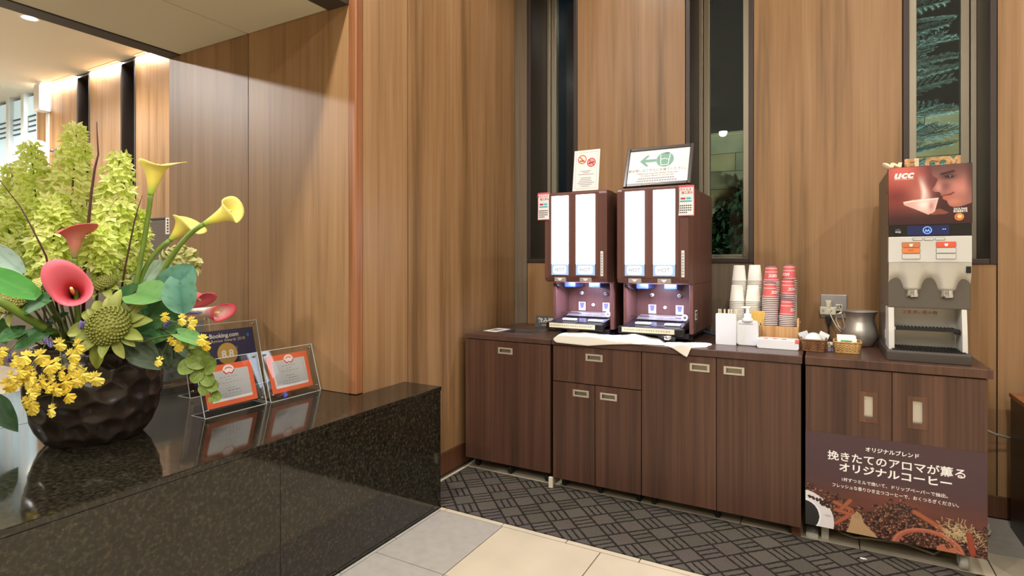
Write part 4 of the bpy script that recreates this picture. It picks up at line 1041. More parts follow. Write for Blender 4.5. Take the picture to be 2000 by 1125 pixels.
# display: blue window with a ring symbol
DISP = mat('blue_lcd', (34, 38, 70), 0.25, emit=(40, 48, 110), estr=0.15)
dp = M().box(0.066, 0.208, -0.0012, 0.0, 0.530, 0.570).build('display', DISP, t)
LCD = mat('lit_lcd_mark', (110, 150, 255), 0.4, emit=(90, 130, 255), estr=1.6)
rg = M(); n = 26; rg.add([(0.135 + r_ * math.cos(2 * PI * i / n), -0.0018, 0.550 + r_ * math.sin(2 * PI * i / n)) for r_ in (0.0155, 0.0125) for i in range(n)], [(i, n + i, n + (i + 1) % n, (i + 1) % n) for i in range(n)])
rg.build('ring_mark', LCD, dp)
M().prism([(0.126, 0.543), (0.130, 0.556), (0.135, 0.547), (0.140, 0.556), (0.144, 0.543), (0.141, 0.543), (0.1395, 0.550), (0.135, 0.542), (0.1305, 0.550), (0.129, 0.543)][::-1], -0.0018, -0.0012, 'xz').build('wave_mark', LCD, dp)
for x in (0.186, 0.193): M().box(x, x + 0.004, -0.0018, -0.0012, 0.551, 0.555).build('status_mark', LCD, dp)
sb_ = M().lathe([(0.0, -0.003), (0.012, -0.003), (0.014, 0.0)], 20, (0.034, 0.0, 0.545), axis='y').build('stop_button', BLACK, t)
text('stop', 0.012, INKWHITE, sb_, (0.034, -0.0036, 0.545))
# keys
OR1 = mat('copper_key', (196, 112, 58), 0.5); OR2 = mat('orange_key', (240, 122, 62), 0.5); RD = mat('red_orange_key', (240, 84, 52), 0.5)
def key(x0, x1, z0, z1, m, name='selection_key'):
    b_ = M().prism(rrect(x0, x1, z0, z1, 0.004), -0.0032, -0.002, 'xz').build('key_bezel', mat('key_bezel', (120, 114, 108), 0.5), kp)
    M().prism(rrect(x0 + .0016, x1 - .0016, z0 + .0016, z1 - .0016, 0.003), -0.0052, -0.003, 'xz').build(name, m, b_); return b_
for x in (0.085, 0.123, 0.161): key(x, x + 0.034, 0.507, 0.520, SILVER_LT)
for k, m in enumerate((OR1, OR2, SILVER_LT)): key(0.047, 0.111, 0.478 - 0.0245 * k, 0.501 - 0.0245 * k, m)
for k, m in enumerate((RD, SILVER_LT, SILVER_LT)): key(0.164, 0.231, 0.478 - 0.0245 * k, 0.501 - 0.0245 * k, m)
for cx, cz, m in ((0.079, 0.4895, PAPER), (0.198, 0.4895, PAPER)):
    M().prism([(cx - .007, cz + .004), (cx + .007, cz + .004), (cx + .004, cz - .007), (cx - .004, cz - .007)][::-1], -0.0058, -0.0051, 'xz').build('cup_mark', m, kp)
text('HOT', 0.010, SKIRT, kp, (0.079, -0.0056, 0.466), sx=0.9)
# curved hood with two spouts
hd = M(); nu, nv = 40, 22; pts = []
def hood_y(u, v):
    zb = 0.415 - 0.195 * v
    back = 0.0 + 0.135 * sm(np.array(v), 0.12, 0.95).item()
    cheek = max(0.0, 1 - min(u, 1 - u) / 0.13)                 # cheeks stay forward and taper
    s_ = sum(math.exp(-((u - c) / 0.145) ** 4) for c in (0.30, 0.725))
    s_ *= 1 - sm(np.array(v), 0.60, 0.66).item()
    y = back - (back + 0.012 * (1 - v)) * min(1, s_) * 0.94 - back * 0.55 * cheek ** 1.5
    return y - 0.004 * math.exp(-(v / 0.06) ** 2), zb
for i in range(nu):
    for j in range(nv):
        u, v = i / (nu - 1), j / (nv - 1); y, z = hood_y(u, v); pts.append((0.001 + u * (W - 0.002) , y, z))
hd.grid(pts, nu, nv); hd.build('hood', SILVER, t)
M().box(W - 0.019, W - 0.003, -0.006, 0.01, 0.372, 0.400).build('latch', BLACK, t, bevel=0.002)
for cx in (0.086, 0.204):
    M().lathe([(0.027, 0.270), (0.028, 0.278), (0.026, 0.289), (0.026, 0.30)], 22, (cx, 0.032, 0)).build('spout_ring', CHROME, t)
    M().lathe([(0.0, 0.284), (0.026, 0.284)], 22, (cx, 0.032, 0)).build('spout_mouth', BLACK, t)
# bay below: cheeks, steel back plate, shelf, drip tray
M().prism([(0.15, 0.222), (0.022, 0.222), (0.006, 0.12), (0.0, 0.04), (0.15, 0.04)], 0.001, 0.022, 'yz').build('bay_cheek', SILVER_LT, t, bevel=0.002)
M().prism([(0.15, 0.222), (0.022, 0.222), (0.006, 0.12), (0.0, 0.04), (0.15, 0.04)], W - 0.030, W - 0.012, 'yz').build('bay_cheek', SILVER_LT, t, bevel=0.002)
bp = M().box(0.022, W - 0.030, 0.135, 0.15, 0.04, 0.222).build('back_plate', SILVER, t)
text('注意:熱い飲み物', 0.0175, INKRED, bp, (0.125, 0.1345, 0.195))
sh = M().box(0.028, W - 0.034, 0.028, 0.130, 0.128, 0.133)
for k in range(17): sh.box(0.030 + k * 0.0128, 0.034 + k * 0.0128, 0.028, 0.130, 0.133, 0.137)
sh.box(0.028, W - 0.034, 0.024, 0.03, 0.126, 0.139)
o = sh.build('cup_shelf', BLACK, t); M().box(0.012, 0.028, 0.024, 0.05, 0.124, 0.140).build('shelf_hinge', SILVER_LT, o, bevel=0.003); M().box(W - 0.05, W - 0.032, 0.03, 0.06, 0.116, 0.127).build('shelf_hinge', BLACK, o, bevel=0.003)
M().prism([(-0.035, 0.0), (-0.035, 0.040), (-0.028, 0.046), (0.16, 0.046), (0.50, 0.046), (0.50, 0.0)], -0.010, W - 0.004, 'yz').build('drip_base', DARKPL, t, bevel=0.005)
gl = M()
for k in range(21): gl.box(0.014 + k * 0.0115, 0.0185 + k * 0.0115, -0.022, 0.128, 0.046, 0.051)
for k in range(9): gl.box(0.012, 0.262, -0.022 + k * 0.018, -0.018 + k * 0.018, 0.045, 0.0495)
gl.build('drip_grille', BLACK, t)
M().tube([(W + 0.006, 0.30, 0.155), (W + 0.014, 0.29, 0.12), (W + 0.010, 0.28, 0.08), (W + 0.016, 0.28, 0.05), (W + 0.012, 0.30, 0.014), (W + 0.012, 0.33, 0.013)], 0.012, 9).build('drain_hose', RUBBER, t)
M().box(-0.0015, 0.0, 0.13, 0.14, 0.075, 0.115).build('flank_label', PAPER, t)
M().prism([(0.02, 0.745), (0.06, 0.715), (0.062, 0.72), (0.022, 0.752)], -0.002, 0.0, 'yz').build('flank_slot', BLACK, t)

# picture: steam from a cup, a smiling face in profile, red glow
def latte(U, V):
    x = U * 1.14; y = V
    C = np.zeros(U.shape + (3,)) + np.array((66, 38, 36.))
    C = mixc(C, sm(x, 0.75, 0.0) * sm(y, 0.0, 0.5), (142, 62, 54)); C = mixc(C, np.exp(-((x - 0.2) / 0.33) ** 2 - ((y - 0.93) / 0.27) ** 2), (206, 104, 92))
    C = mixc(C, np.exp(-((x - 0.44) / 0.2) ** 2 - ((y - 0.52) / 0.25) ** 2) * 0.75, (214, 128, 108))
    C = mixc(C, np.exp(-((x - 0.10) / 0.22) ** 2 - ((y - 0.5) / 0.12) ** 2) * 0.55, (104, 42, 40))
    C = mixc(C, sm(y, 0.22, 0.02) * 0.7, (58, 34, 32)); C = mixc(C, sm(x, 0.50, 0.62) * sm(y, 0.55, 0.75) * 0.8, (112, 60, 60))
    # face in profile looking left and down
    fp = [(0.610, 1.0), (0.606, 0.87), (0.628, 0.815), (0.676, 0.785), (0.690, 0.755), (0.655, 0.665), (0.618, 0.600), (0.620, 0.570), (0.652, 0.548), (0.706, 0.545), (0.733, 0.515), (0.724, 0.492), (0.748, 0.470), (0.758, 0.452), (0.752, 0.425), (0.793, 0.400), (0.808, 0.395), (0.825, 0.345), (0.850, 0.300), (0.895, 0.280), (0.985, 0.285), (1.06, 0.31), (1.14, 0.345), (1.14, 1.0)]
    f_ = inpoly(x, y, fp)
    C = mixc(C, f_, (150, 98, 88))
    C = mixc(C, f_ * np.exp(-((x - 0.98) / 0.16) ** 2 - ((y - 0.60) / 0.14) ** 2) * 0.85, (206, 132, 118))
    C = mixc(C, f_ * np.exp(-((x - 0.90) / 0.13) ** 2 - ((y - 0.37) / 0.08) ** 2) * 0.8, (206, 128, 102))
    C = mixc(C, f_ * np.exp(-((x - 0.70) / 0.05) ** 2 - ((y - 0.62) / 0.09) ** 2) * 0.8, (214, 150, 134))
    C = mixc(C, f_ * sm(y, 0.72, 0.98) * 0.75, (92, 62, 56)); C = mixc(C, f_ * np.exp(-((x - 0.83) / 0.10) ** 2 - ((y - 0.80) / 0.05) ** 2) * 0.85, (66, 40, 40))
    C = mixc(C, f_ * np.exp(-((x - 0.80) / 0.06) ** 2 - ((y - 0.64) / 0.07) ** 2) * 0.5, (104, 62, 58))
    d, _ = seg(x, y, (0.74, 0.845), (0.90, 0.885)); C = mixc(C, f_ * np.exp(-(d / 0.018) ** 2), (48, 30, 32))
    d, _ = seg(x, y, (0.80, 0.80), (0.885, 0.795)); C = mixc(C, np.exp(-(d / 0.014) ** 2), (34, 24, 28)); C = mixc(C, np.exp(-(np.hypot(x - 0.855, y - 0.803) / 0.008) ** 2), (235, 220, 210))
    d, _ = seg(x, y, (0.745, 0.475), (0.86, 0.498)); C = mixc(C, np.exp(-(d / 0.010) ** 2), (92, 40, 40)); d, _ = seg(x, y, (0.86, 0.498), (0.90, 0.525)); C = mixc(C, np.exp(-(d / 0.010) ** 2), (92, 44, 42))
    d, _ = seg(x, y, (0.762, 0.452), (0.82, 0.455)); C = mixc(C, f_ * np.exp(-(d / 0.022) ** 2) * 0.8, (206, 96, 76))
    C = mixc(C, sm(x, 1.02, 1.14) * sm(y, 0.3, 0.8) * 0.6, (60, 36, 36))
    hand = inpoly(x, y, [(0.62, 0.24), (0.72, 0.26), (0.84, 0.19), (0.80, 0.17), (0.60, 0.16)]); C = mixc(C, hand * 0.8, (150, 84, 66))
    # cup
    cup = inpoly(x, y, [(0.215, 0.395), (0.34, 0.425), (0.52, 0.44), (0.69, 0.435), (0.675, 0.36), (0.655, 0.26), (0.625, 0.195), (0.56, 0.165), (0.36, 0.275), (0.22, 0.345)])
    C = mixc(C, cup, (214, 166, 152)); C = mixc(C, cup * np.exp(-((x - 0.50) / 0.10) ** 2 - ((y - 0.34) / 0.1) ** 2), (242, 222, 210))
    C = mixc(C, cup * np.exp(-((x - 0.60) / 0.035) ** 2 - ((y - 0.31) / 0.07) ** 2) * 0.7, (176, 116, 108))
    d, _ = seg(x, y, (0.22, 0.39), (0.69, 0.438)); C = mixc(C, np.exp(-(d / 0.010) ** 2), (248, 226, 216)); d, _ = seg(x, y, (0.69, 0.435), (0.64, 0.22)); C = mixc(C, np.exp(-(d / 0.009) ** 2), (240, 200, 188))
    # steam
    for cx, wd, am in ((0.47, 0.035, 0.85), (0.52, 0.05, 0.5)):
        c_ = cx + 0.03 * np.sin(y * 9 + cx * 20); C = mixc(C, np.exp(-((x - c_) / wd) ** 2) * sm(y, 0.38, 0.46) * sm(y, 0.95, 0.55) * am, (246, 222, 214))
    # brand lettering area: crest at lower right
    e_ = np.hypot((x - 0.975) / 0.062, (y - 0.115) / 0.062); C = mixc(C, sm(e_, 1.1, 0.9), (214, 150, 96)); C = mixc(C, sm(e_, 0.85, 0.7), (200, 70, 50)); C = mixc(C, sm(np.hypot((x - 0.98) / 0.035, (y - 0.12) / 0.035), 1.1, 0.8), (238, 206, 110))
    return C
pw, ph = W, 0.244
pic = picture('coffee_picture', t, pw, ph, 190, 166, latte, -0.0008, 0.0, 0.5745)
pic['label'] = 'printed picture of a face, a steaming cup and red glow'
text('ucc', 0.043, INKWHITE, pic, (0.052, -0.0014, 0.5745 + ph * 0.865), sx=1.15, bold=0.0016, shear=0.25)
text('Good Coffee Smile', 0.0092, INKWHITE, pic, (0.054, -0.0014, 0.5745 + ph * 0.795), sx=0.95)
text('DOUWE', 0.0115, INKWHITE, pic, (0.245, -0.0014, 0.5745 + ph * 0.245), bold=0.0003); text('EGBERTS', 0.0115, INKWHITE, pic, (0.245, -0.0014, 0.5745 + ph * 0.205), bold=0.0003)

# WELCOME letters on the machine
zl = CT + 0.001 + 0.8155
LW = [PINE, wood('pale_pine', ((206, 178, 138), (220, 194, 156), (230, 208, 174)), 0.6, band=14)]
for k, (ch, x, rz, tilt, mm) in enumerate((('W', 0.268, 0.25, 75, LW[1]), ('E', 0.318, 0.55, 0, PINE), ('L', 0.352, 0.1, 0, LW[1]), ('C', 0.398, -0.15, 0, PINE), ('O', 0.436, -0.1, 0, PINE), ('M', 0.473, -0.2, 0, PINE))):
    cu = bpy.data.curves.new('ch', 'FONT'); cu.body = ch; cu.size = 0.062; cu.align_x = 'CENTER'; cu.extrude = 0.006; cu.offset = 0.0035; cu.bevel_depth = 0.001; cu.resolution_u = 4
    to = bpy.data.objects.new('ch', cu); COL.objects.link(to)
    me = bpy.data.meshes.new_from_object(to.evaluated_get(bpy.context.evaluated_depsgraph_get())); bpy.data.objects.remove(to)
    me.materials.clear(); me.materials.append(mm)
    zmin = min(v.co.y for v in me.vertices); me.transform(Matrix.Translation((0, -zmin, 0)))
    o = put(me, 'wooden_letter', None, loc=(x, 3.0, zl))
    o.matrix_world = Matrix.Translation((x, 2.99 if tilt else 3.0, zl + (0.030 if tilt else 0))) @ Matrix.Rotation(rz, 4, 'Z') @ Matrix.Rotation(math.radians(90 - tilt), 4, 'X')
    if tilt: M().box(-0.018, 0.018, -0.006, 0.045, -0.030, -0.0075).build('letter_block', PINE, o) if False else None
    if tilt: o.matrix_world = Matrix.Translation((x, 2.965, zl + 0.0085)) @ Matrix.Rotation(rz, 4, 'Z') @ Matrix.Rotation(math.radians(32), 4, 'X')
    tag(o, 'wooden letter %s on top of the coffee machine' % ch + (', tipped over backwards' if tilt else ', standing upright'), 'letter', 'wooden welcome letters')

# ================================================================== cups in their rack
def cup_mesh(name, R0, R1, H, mats, bands):
    pr = [(R0 - 0.0012, 0.0), (R0 + 0.0012, 0.0012), (R0 + 0.0012, 0.0038), (R0 - 0.0014, 0.0048)]; mi = [0, 0, 0]
    for z, m in bands: pr.append((R0 - 0.0014 + (R1 - R0 + 0.0014) * z, 0.0048 + (H - 0.0048) * z)); mi.append(m)
    pr += [(R1 - 0.0015, H), (R1 - 0.003, H - 0.006), (0.0, H - 0.006)]; mi += [bands[-1][1]] * 3
    return M().lathe(pr, 26, mats=mi).mesh(name, mats)
CH = 0.086
ON = 'topmost second third fourth fifth sixth seventh eighth ninth tenth eleventh twelfth thirteenth fourteenth fifteenth sixteenth seventeenth eighteenth nineteenth twentieth'.split()
ORD = ON[:20] + ['twenty-' + q for q in ('first second third fourth fifth sixth seventh eighth ninth'.split())] + ['thirtieth'] + ['thirty-' + q for q in 'first second third fourth fifth sixth seventh eighth ninth'.split()]
white_cup = cup_mesh('paper_cup', 0.0375, 0.0275, CH, [PAPERCUP], [(1.0, 0)])
red_cup = cup_mesh('red_cup', 0.0375, 0.0275, CH, [PAPERCUP, CUPRED, CUPBASE], [(0.06, 2), (0.10, 1), (0.13, 0), (0.60, 1), (0.635, 0), (0.83, 1), (0.865, 0), (0.94, 1), (1.0, 2)])
def stack(me, name, label, group, x, px, py, Y, z0, pitch, cat='paper cup', logo=None):
    p = on_y(px, py, Y); p.x = x; n = max(1, int(round((p.z - CH - z0) / pitch)) + 1); pitch = (p.z - CH - z0) / max(1, n - 1)
    for k in range(n):
        o = put(me, name, None, loc=(p.x, Y, z0 + pitch * k), rot=(0, 0, random.uniform(0, 6)))
        tag(o, (label % ORD[n - 1 - k]).replace('topmost from the top', 'topmost'), cat, group)
    if logo is not None:                                       # upside-down lettering on the top cup's wall
        o.rotation_euler = (0, 0, logo)
        cu = bpy.data.curves.new('lg', 'FONT'); cu.body = 'ucc'; cu.size = 0.030; cu.align_x = 'CENTER'; cu.align_y = 'CENTER'; cu.offset = 0.001; cu.resolution_u = 2; cu.shear = 0.25
        to = bpy.data.objects.new('lg', cu); COL.objects.link(to); me2 = bpy.data.meshes.new_from_object(to.evaluated_get(bpy.context.evaluated_depsgraph_get())); bpy.data.objects.remove(to)
        for v in me2.vertices:
            x_, z_ = -v.co.x * 1.05, CH * 0.38 - v.co.y; r_ = 0.0375 - 0.0014 - 0.0086 * (z_ - 0.0048) / (CH - 0.0048) + 0.0006
            v.co = (r_ * math.sin(x_ / 0.035), -r_ * math.cos(x_ / 0.035), z_)
        me2.materials.clear(); me2.materials.append(INKWHITE); put(me2, 'lettering', o)
stack(white_cup, 'paper_cup', 'white paper cup, %s from the top in the short stack behind the stirrer holder', 'cups of the short stack behind the stirrers', -0.4120, 1441, 556.6, 3.20, CT + 0.001, 0.0092)
stack(white_cup, 'paper_cup', 'white paper cup, %s from the top in the short stack behind the pump bottle', 'cups of the short stack behind the bottle', -0.3335, 1473, 557, 3.20, CT + 0.001, 0.0092)
stack(white_cup, 'paper_cup', 'white paper cup, %s from the top in the tall white stack nearer the dispensers', 'cups of the tall white stack', -0.4120, 1448, 518, 3.285, CT + 0.001, 0.0092)
stack(white_cup, 'paper_cup', 'white paper cup, %s from the top in the tall white stack by red cups', 'cups of the second tall white stack', -0.3335, 1479, 517.5, 3.285, CT + 0.001, 0.0092)
RZ = CT + 0.014
stack(red_cup, 'printed_cup', 'red printed cup, %s from the top in the front stack beside the white cups', 'red cups, front stack by the white cups', -0.2495, 1503.7, 550.7, 3.16, RZ, 0.0095, logo=0.95)
stack(red_cup, 'printed_cup', 'red printed cup, %s from the top in the rear stack beside the white cups', 'red cups, rear stack by the white cups', -0.2495, 1509.5, 519.5, 3.247, RZ, 0.0095, logo=0.35)
stack(red_cup, 'printed_cup', 'red printed cup, %s from the top in the lowest stack of the wooden rack', 'red cups, lowest stack', -0.1705, 1537.5, 584.5, 3.16, RZ, 0.0095, logo=1.15)
stack(red_cup, 'printed_cup', 'red printed cup, %s from the top in the stack right behind the lowest one', 'red cups, middle stack', -0.1705, 1538.5, 545, 3.247, RZ, 0.0095, logo=0.75)
stack(red_cup, 'printed_cup', 'red printed cup, %s from the top in the tallest stack against the wall', 'red cups, tallest stack', -0.1705, 1539.5, 517, 3.334, RZ, 0.0095, logo=-0.45)
rx0, rx1 = -0.2945, on_y(1556, 650, 3.10).x
t = thing('wooden_rack', 'open pine box rack holding the stacks of red cups', 'rack', (0, 0, CT))
M().box(rx0, rx1, 3.096, 3.107, 0, 0.097).build('front_board', PINE, t, bevel=0.002)
M().box(rx0, rx1, 3.107, 3.40, 0.0, 0.013).build('floor_board', PINE, t)
for x in (rx0, rx1 - 0.0):
    pl = [(3.096, 0.0), (3.096, 0.097), (3.12, 0.10), (3.14, 0.125), (3.165, 0.138), (3.19, 0.125), (3.21, 0.10), (3.41, 0.10), (3.41, 0.0)]
    M().prism(pl, x, x + (0.009 if x == rx1 else 0.005), 'yz').build('side_board', PINE, t, bevel=0.002)
M().box(rx0, rx1, 3.40, 3.41, 0.0, 0.10).build('back_board', PINE, t, bevel=0.002)

# white tray with red buttons in front of the rack
t = thing('white_tray', 'white plastic box with small red marks in front of the wooden rack', 'tray', (-0.293, 2.975, CT))
M().prism(rrect(0, 0.183, 0.0, 0.047, 0.010), 0, 0.085, 'xz').build('box', WHITE, t, bevel=0.003)
M().box(0.166, 0.184, -0.002, 0.03, 0.032, 0.048).build('corner_clip', CUPRED, t, bevel=0.002)
for x in (0.03, 0.07, 0.11): M().box(x, x + 0.018, 0.005, 0.02, 0.0465, 0.049).build('red_mark', CUPRED, t)

# stirrer holder with stirrers
t = thing('stirrer_holder', 'upright white box holding coffee stirrers beside the towel', 'holder', (-0.490, 3.012, CT))
h = M(); h.prism(rrect(0.0, 0.098, 0.003, 0.158, 0.008), 0.0, 0.006, 'xz'); h.box(0.0, 0.004, 0.006, 0.07, 0, 0.145); h.box(0.094, 0.098, 0.006, 0.07, 0, 0.145); h.box(0.0, 0.098, 0.066, 0.07, 0, 0.14); h.box(0.0, 0.098, 0.0, 0.07, 0.0, 0.004)
h.build('box', WHITE, t, bevel=0.0015)
STIR = mat('ivory_stirrer', (226, 216, 186), 0.6)
stm = M().box(-0.0028, 0.0028, -0.0009, 0.0009, 0.0, 0.172).mesh('stirrer', STIR)
for k in range(16):
    o = put(stm, 'stirrer', None, loc=(-0.478 + (k % 8) * 0.0105, 3.03 + 0.022 * (k // 8) + random.uniform(0, .008), CT + 0.005), rot=(random.uniform(-.06, .06), random.uniform(-.05, .09), random.uniform(-.4, .4)))
    tag(o, 'thin ivory coffee stirrer standing in the white holder', 'stirrer', 'coffee stirrers in the white holder')

# pump bottle
t = thing('pump_bottle', 'white flat pump bottle between the stirrer holder and the tray', 'bottle', (-0.342, 3.045, CT))
M().prism(rrect(-0.051, 0.051, 0.0, 0.125, 0.018, 6), -0.022, 0.022, 'xz').build('body', WHITE, t, bevel=0.006, seg=3)
M().lathe([(0.0, 0.120), (0.034, 0.122), (0.024, 0.135), (0.018, 0.140), (0.018, 0.158), (0.008, 0.162), (0.008, 0.185), (0.0, 0.185)], 22).build('collar', WHITE, t)
M().prism([(-0.038, 0.188), (-0.036, 0.184), (-0.012, 0.184), (0.014, 0.184), (0.015, 0.194), (-0.014, 0.196)], -0.008, 0.008, 'xz').build('pump_head', WHITE, t, bevel=0.003)
bl_ = M()
for k in range(9): bl_.box(-0.040 + k * 0.0075, -0.0345 + k * 0.0075, -0.0226, -0.0219, 0.106, 0.110)
bl_.build('printed_line', INKGREY, t)

# yellow sugar packets behind the bottle
t = thing('packet_box', 'small white box of sugar packets behind the pump bottle', 'box', (-0.315, 3.105, CT))
b_ = M(); b_.box(-0.025, 0.028, 0, 0.003, 0, 0.11); b_.box(-0.025, 0.028, 0.035, 0.038, 0, 0.11); b_.box(-0.025, -0.022, 0, 0.038, 0, 0.11); b_.box(0.025, 0.028, 0, 0.038, 0, 0.11); b_.box(-0.025, 0.028, 0, 0.038, 0, 0.003)
b_.build('box', WHITE, t)
YEL = mat('yellow_packet', (232, 190, 96), 0.55)
pk = M().prism([(-0.016, 0.0), (0.016, 0.0), (0.016, 0.158), (0.010, 0.164), (-0.010, 0.164), (-0.016, 0.158)], -0.0025, 0.0025, 'xz').mesh('sugar_packet', YEL)
for k in range(5):
    o = put(pk, 'sugar_packet', None, loc=(-0.322 + 0.004 * k, 3.112 + 0.0055 * k, CT + 0.005), rot=(0.02 * k, 0.05 + 0.05 * k - 0.05, 0.1 * k))
    tag(o, 'yellow paper sugar packet standing in the small box behind the pump bottle', 'sugar packet', 'yellow sugar packets')

# wicker baskets
def basket(label, cx, cy, wx, wy, h_, m, rows, name):
    t = thing(name, label, 'basket', (cx, cy, CT + 0.001))
    def loop(sx, sy, z, n=44, amp=0.0, ph=0, cr=0.012):
        out = []
        for p in rrect(-sx, sx, -sy, sy, cr, 6): out.append(p)
        pts = []
        per = [math.hypot(out[(i + 1) % len(out)][0] - out[i][0], out[(i + 1) % len(out)][1] - out[i][1]) for i in range(len(out))]; tot = sum(per)
        for k in range(n + 1):
            s_ = (k % n) / n * tot; i = 0
            while s_ > per[i] and i < len(per) - 1: s_ -= per[i]; i += 1
            a, b_ = out[i], out[(i + 1) % len(out)]; f_ = s_ / max(per[i], 1e-9)
            x, y = a[0] + (b_[0] - a[0]) * f_, a[1] + (b_[1] - a[1]) * f_; L_ = math.hypot(x, y)
            o_ = amp * math.cos(PI * k + ph); pts.append((x * (1 + o_ / L_), y * (1 + o_ / L_), z))
        return pts
    wv = M()
    for r_ in range(rows):
        f_ = r_ / (rows - 1); sx, sy = wx * (0.86 + 0.14 * f_), wy * (0.86 + 0.14 * f_)
        wv.tube(loop(sx, sy, 0.004 + (h_ - 0.008) * f_, 44, 0.0017, PI * (r_ % 2)), (h_ - 0.008) / rows * 0.56, 5, caps=False)
    wv.build('weave', m, t)
    st = M()
    for k, (a, b_) in enumerate(zip(loop(wx * .86, wy * .86, 0.002, 22), loop(wx, wy, h_, 22))): st.tube([a, b_], 0.0017, 5)
    st.build('stakes', m, t)
    M().tube(loop(wx + .001, wy + .001, h_, 44), 0.0042, 7, caps=False).build('rim', m, t)
    M().tube(loop(wx * .87, wy * .87, 0.003, 44), 0.0032, 6, caps=False).build('foot_ring', m, t)
    M().box(-wx * .84, wx * .84, -wy * .84, wy * .84, 0.001, 0.004).build('base', m, t)
basket('small brown wicker basket filled with white cup lids', -0.051, 3.035, 0.052, 0.062, 0.053, RATTAN, 9, 'wicker_basket')
basket('small honey-coloured wicker basket filled with white tea packets', 0.087, 3.040, 0.053, 0.055, 0.050, RATTAN2, 9, 'wicker_basket')
LID = mat('white_lid', (226, 226, 224), 0.3)
lidm = M().lathe([(0.0, 0.010), (0.022, 0.0105), (0.024, 0.008), (0.027, 0.0085), (0.033, 0.007), (0.034, 0.002), (0.037, 0.0), (0.0365, -0.001), (0.033, 0.001), (0.032, 0.006), (0.0, 0.0085)], 28).mesh('cup_lid', LID)
for k in range(9):
    o = put(lidm, 'cup_lid', None, mat4=Matrix.Translation((-0.051, 2.997 + 0.00847 * k, CT + 0.0490 - 0.00074 * k)) @ Matrix.Rotation(math.radians(85), 4, 'X'))
    tag(o, 'white plastic cup lid standing in the brown wicker basket', 'cup lid', 'cup lids in the brown basket')
PKT = mat('white_sachet', (224, 226, 222), 0.4, bump=0.3, bscale=60); 
sac = M().prism([(-0.022, 0.0), (0.022, 0.0), (0.0225, 0.052), (-0.0215, 0.054)], -0.002, 0.002, 'xz').mesh('sachet', PKT)
for k, (x, y, rz, tl) in enumerate(((-0.080, 3.080, 0.5, -0.35), (-0.022, 3.082, -0.3, 0.35))):
    o = put(sac, 'sachet', None, loc=(x, y, CT + 0.030), rot=(-0.15, tl, rz)); tag(o, 'white sachet tucked behind the cup lids in the brown basket', 'sachet', 'sachets in the brown basket')
for k in range(6):
    tp = thing('tea_packet', 'white tea packet with a green band at the front of the honey wicker basket' if k == 0 else 'plain white tea packet standing in the honey wicker basket', 'tea packet', (0.086 - 0.003 * (k % 2), 3.005 + 0.0125 * k, CT + 0.008), (math.radians(-14), 0, 0.06 * (k % 3 - 1)), group='tea packets in the honey basket')
    M().prism([(-0.037, 0.0), (0.037, 0.0), (0.0375, 0.060 + 0.002 * k), (-0.0365, 0.060 + 0.002 * k)], -0.0025, 0.0025, 'xz').build('pouch', PKT, tp, bevel=0.001)
    if k == 0: M().box(-0.026, 0.018, -0.0032, -0.0026, 0.040, 0.050).build('green_band', GREEN_D, tp)
for k, (x, y, z, c) in enumerate(((0.017, 3.02, 0.0, (146, 128, 160)), (0.014, 3.045, 0.014, (214, 200, 120)), (0.020, 3.035, 0.028, (230, 228, 220)))):
    o = M().prism([(-0.014, -0.006), (-0.008, -0.003), (0.0, -0.007), (0.008, -0.003), (0.014, -0.006), (0.013, 0.006), (0.008, 0.003), (0.0, 0.008), (-0.008, 0.003), (-0.013, 0.007)], 0.0, 0.014, 'xy').build('wrapped_sweet', mat('sweet_wrapper_%d' % k, c, 0.35), None, bevel=0.002, loc=(x, y, CT + 0.001 + z), rot=(0, 0, 0.6 + k))
    tag(o, ('mauve wrapped sweet between the two baskets', 'yellow wrapped sweet lying on the mauve one', 'white wrapped sweet on top of the other sweets')[k], 'sweet')

# steel pitcher
p = on_z(1679, 679, CT)
t = thing('steel_pitcher', 'brushed steel pot-bellied pitcher between the baskets and the coffee machine', 'pitcher', (0.150, 3.30, CT + 0.001))
M().lathe([(0.0, 0.0), (0.050, 0.0), (0.058, 0.006), (0.074, 0.035), (0.078, 0.058), (0.073, 0.085), (0.063, 0.115), (0.060, 0.135), (0.064, 0.155), (0.076, 0.170), (0.078, 0.172), (0.077, 0.1735), (0.063, 0.157), (0.058, 0.135), (0.060, 0.115), (0.070, 0.085), (0.075, 0.058), (0.0, 0.004)], 40).build('body', STEEL, t)
M().tube([(-0.074, 0.02, 0.160), (-0.098, 0.03, 0.150), (-0.104, 0.03, 0.12), (-0.092, 0.025, 0.085), (-0.074, 0.02, 0.07)], 0.006, 8).build('handle', STEEL, t)

# wall socket, adapter, plugs and leads
a = on_y(1603, 575, WY); b = on_y(1654, 622, WY)
t = thing('wall_socket', 'grey metal wall socket plate above the baskets', 'socket', (a.x, WY, b.z))
w_, h_ = b.x - a.x, a.z - b.z
M().box(0, w_, -0.006, 0, 0, h_).build('plate', PLATE, t, bevel=0.002)
M().box(w_ * .20, w_ * .42, -0.008, -0.006, h_ * .40, h_ * .62).build('socket_insert', IVORY, t, bevel=0.002)
M().box(w_ * .58, w_ * .83, -0.009, -0.006, h_ * .30, h_ * .60).build('socket_insert', IVORY, t, bevel=0.002)
o = M().lathe([(0.0, -0.010), (0.006, -0.010), (0.011, -0.012), (0.013, -0.009)], 20, (w_ * .70, 0, h_ * .50), axis='y').build('aerial_socket', CHROME, t)
M().box(w_ * .60, w_ * .80, -0.010, -0.006, h_ * .18, h_ * .32).build('lower_insert', BLACK, t, bevel=0.002)
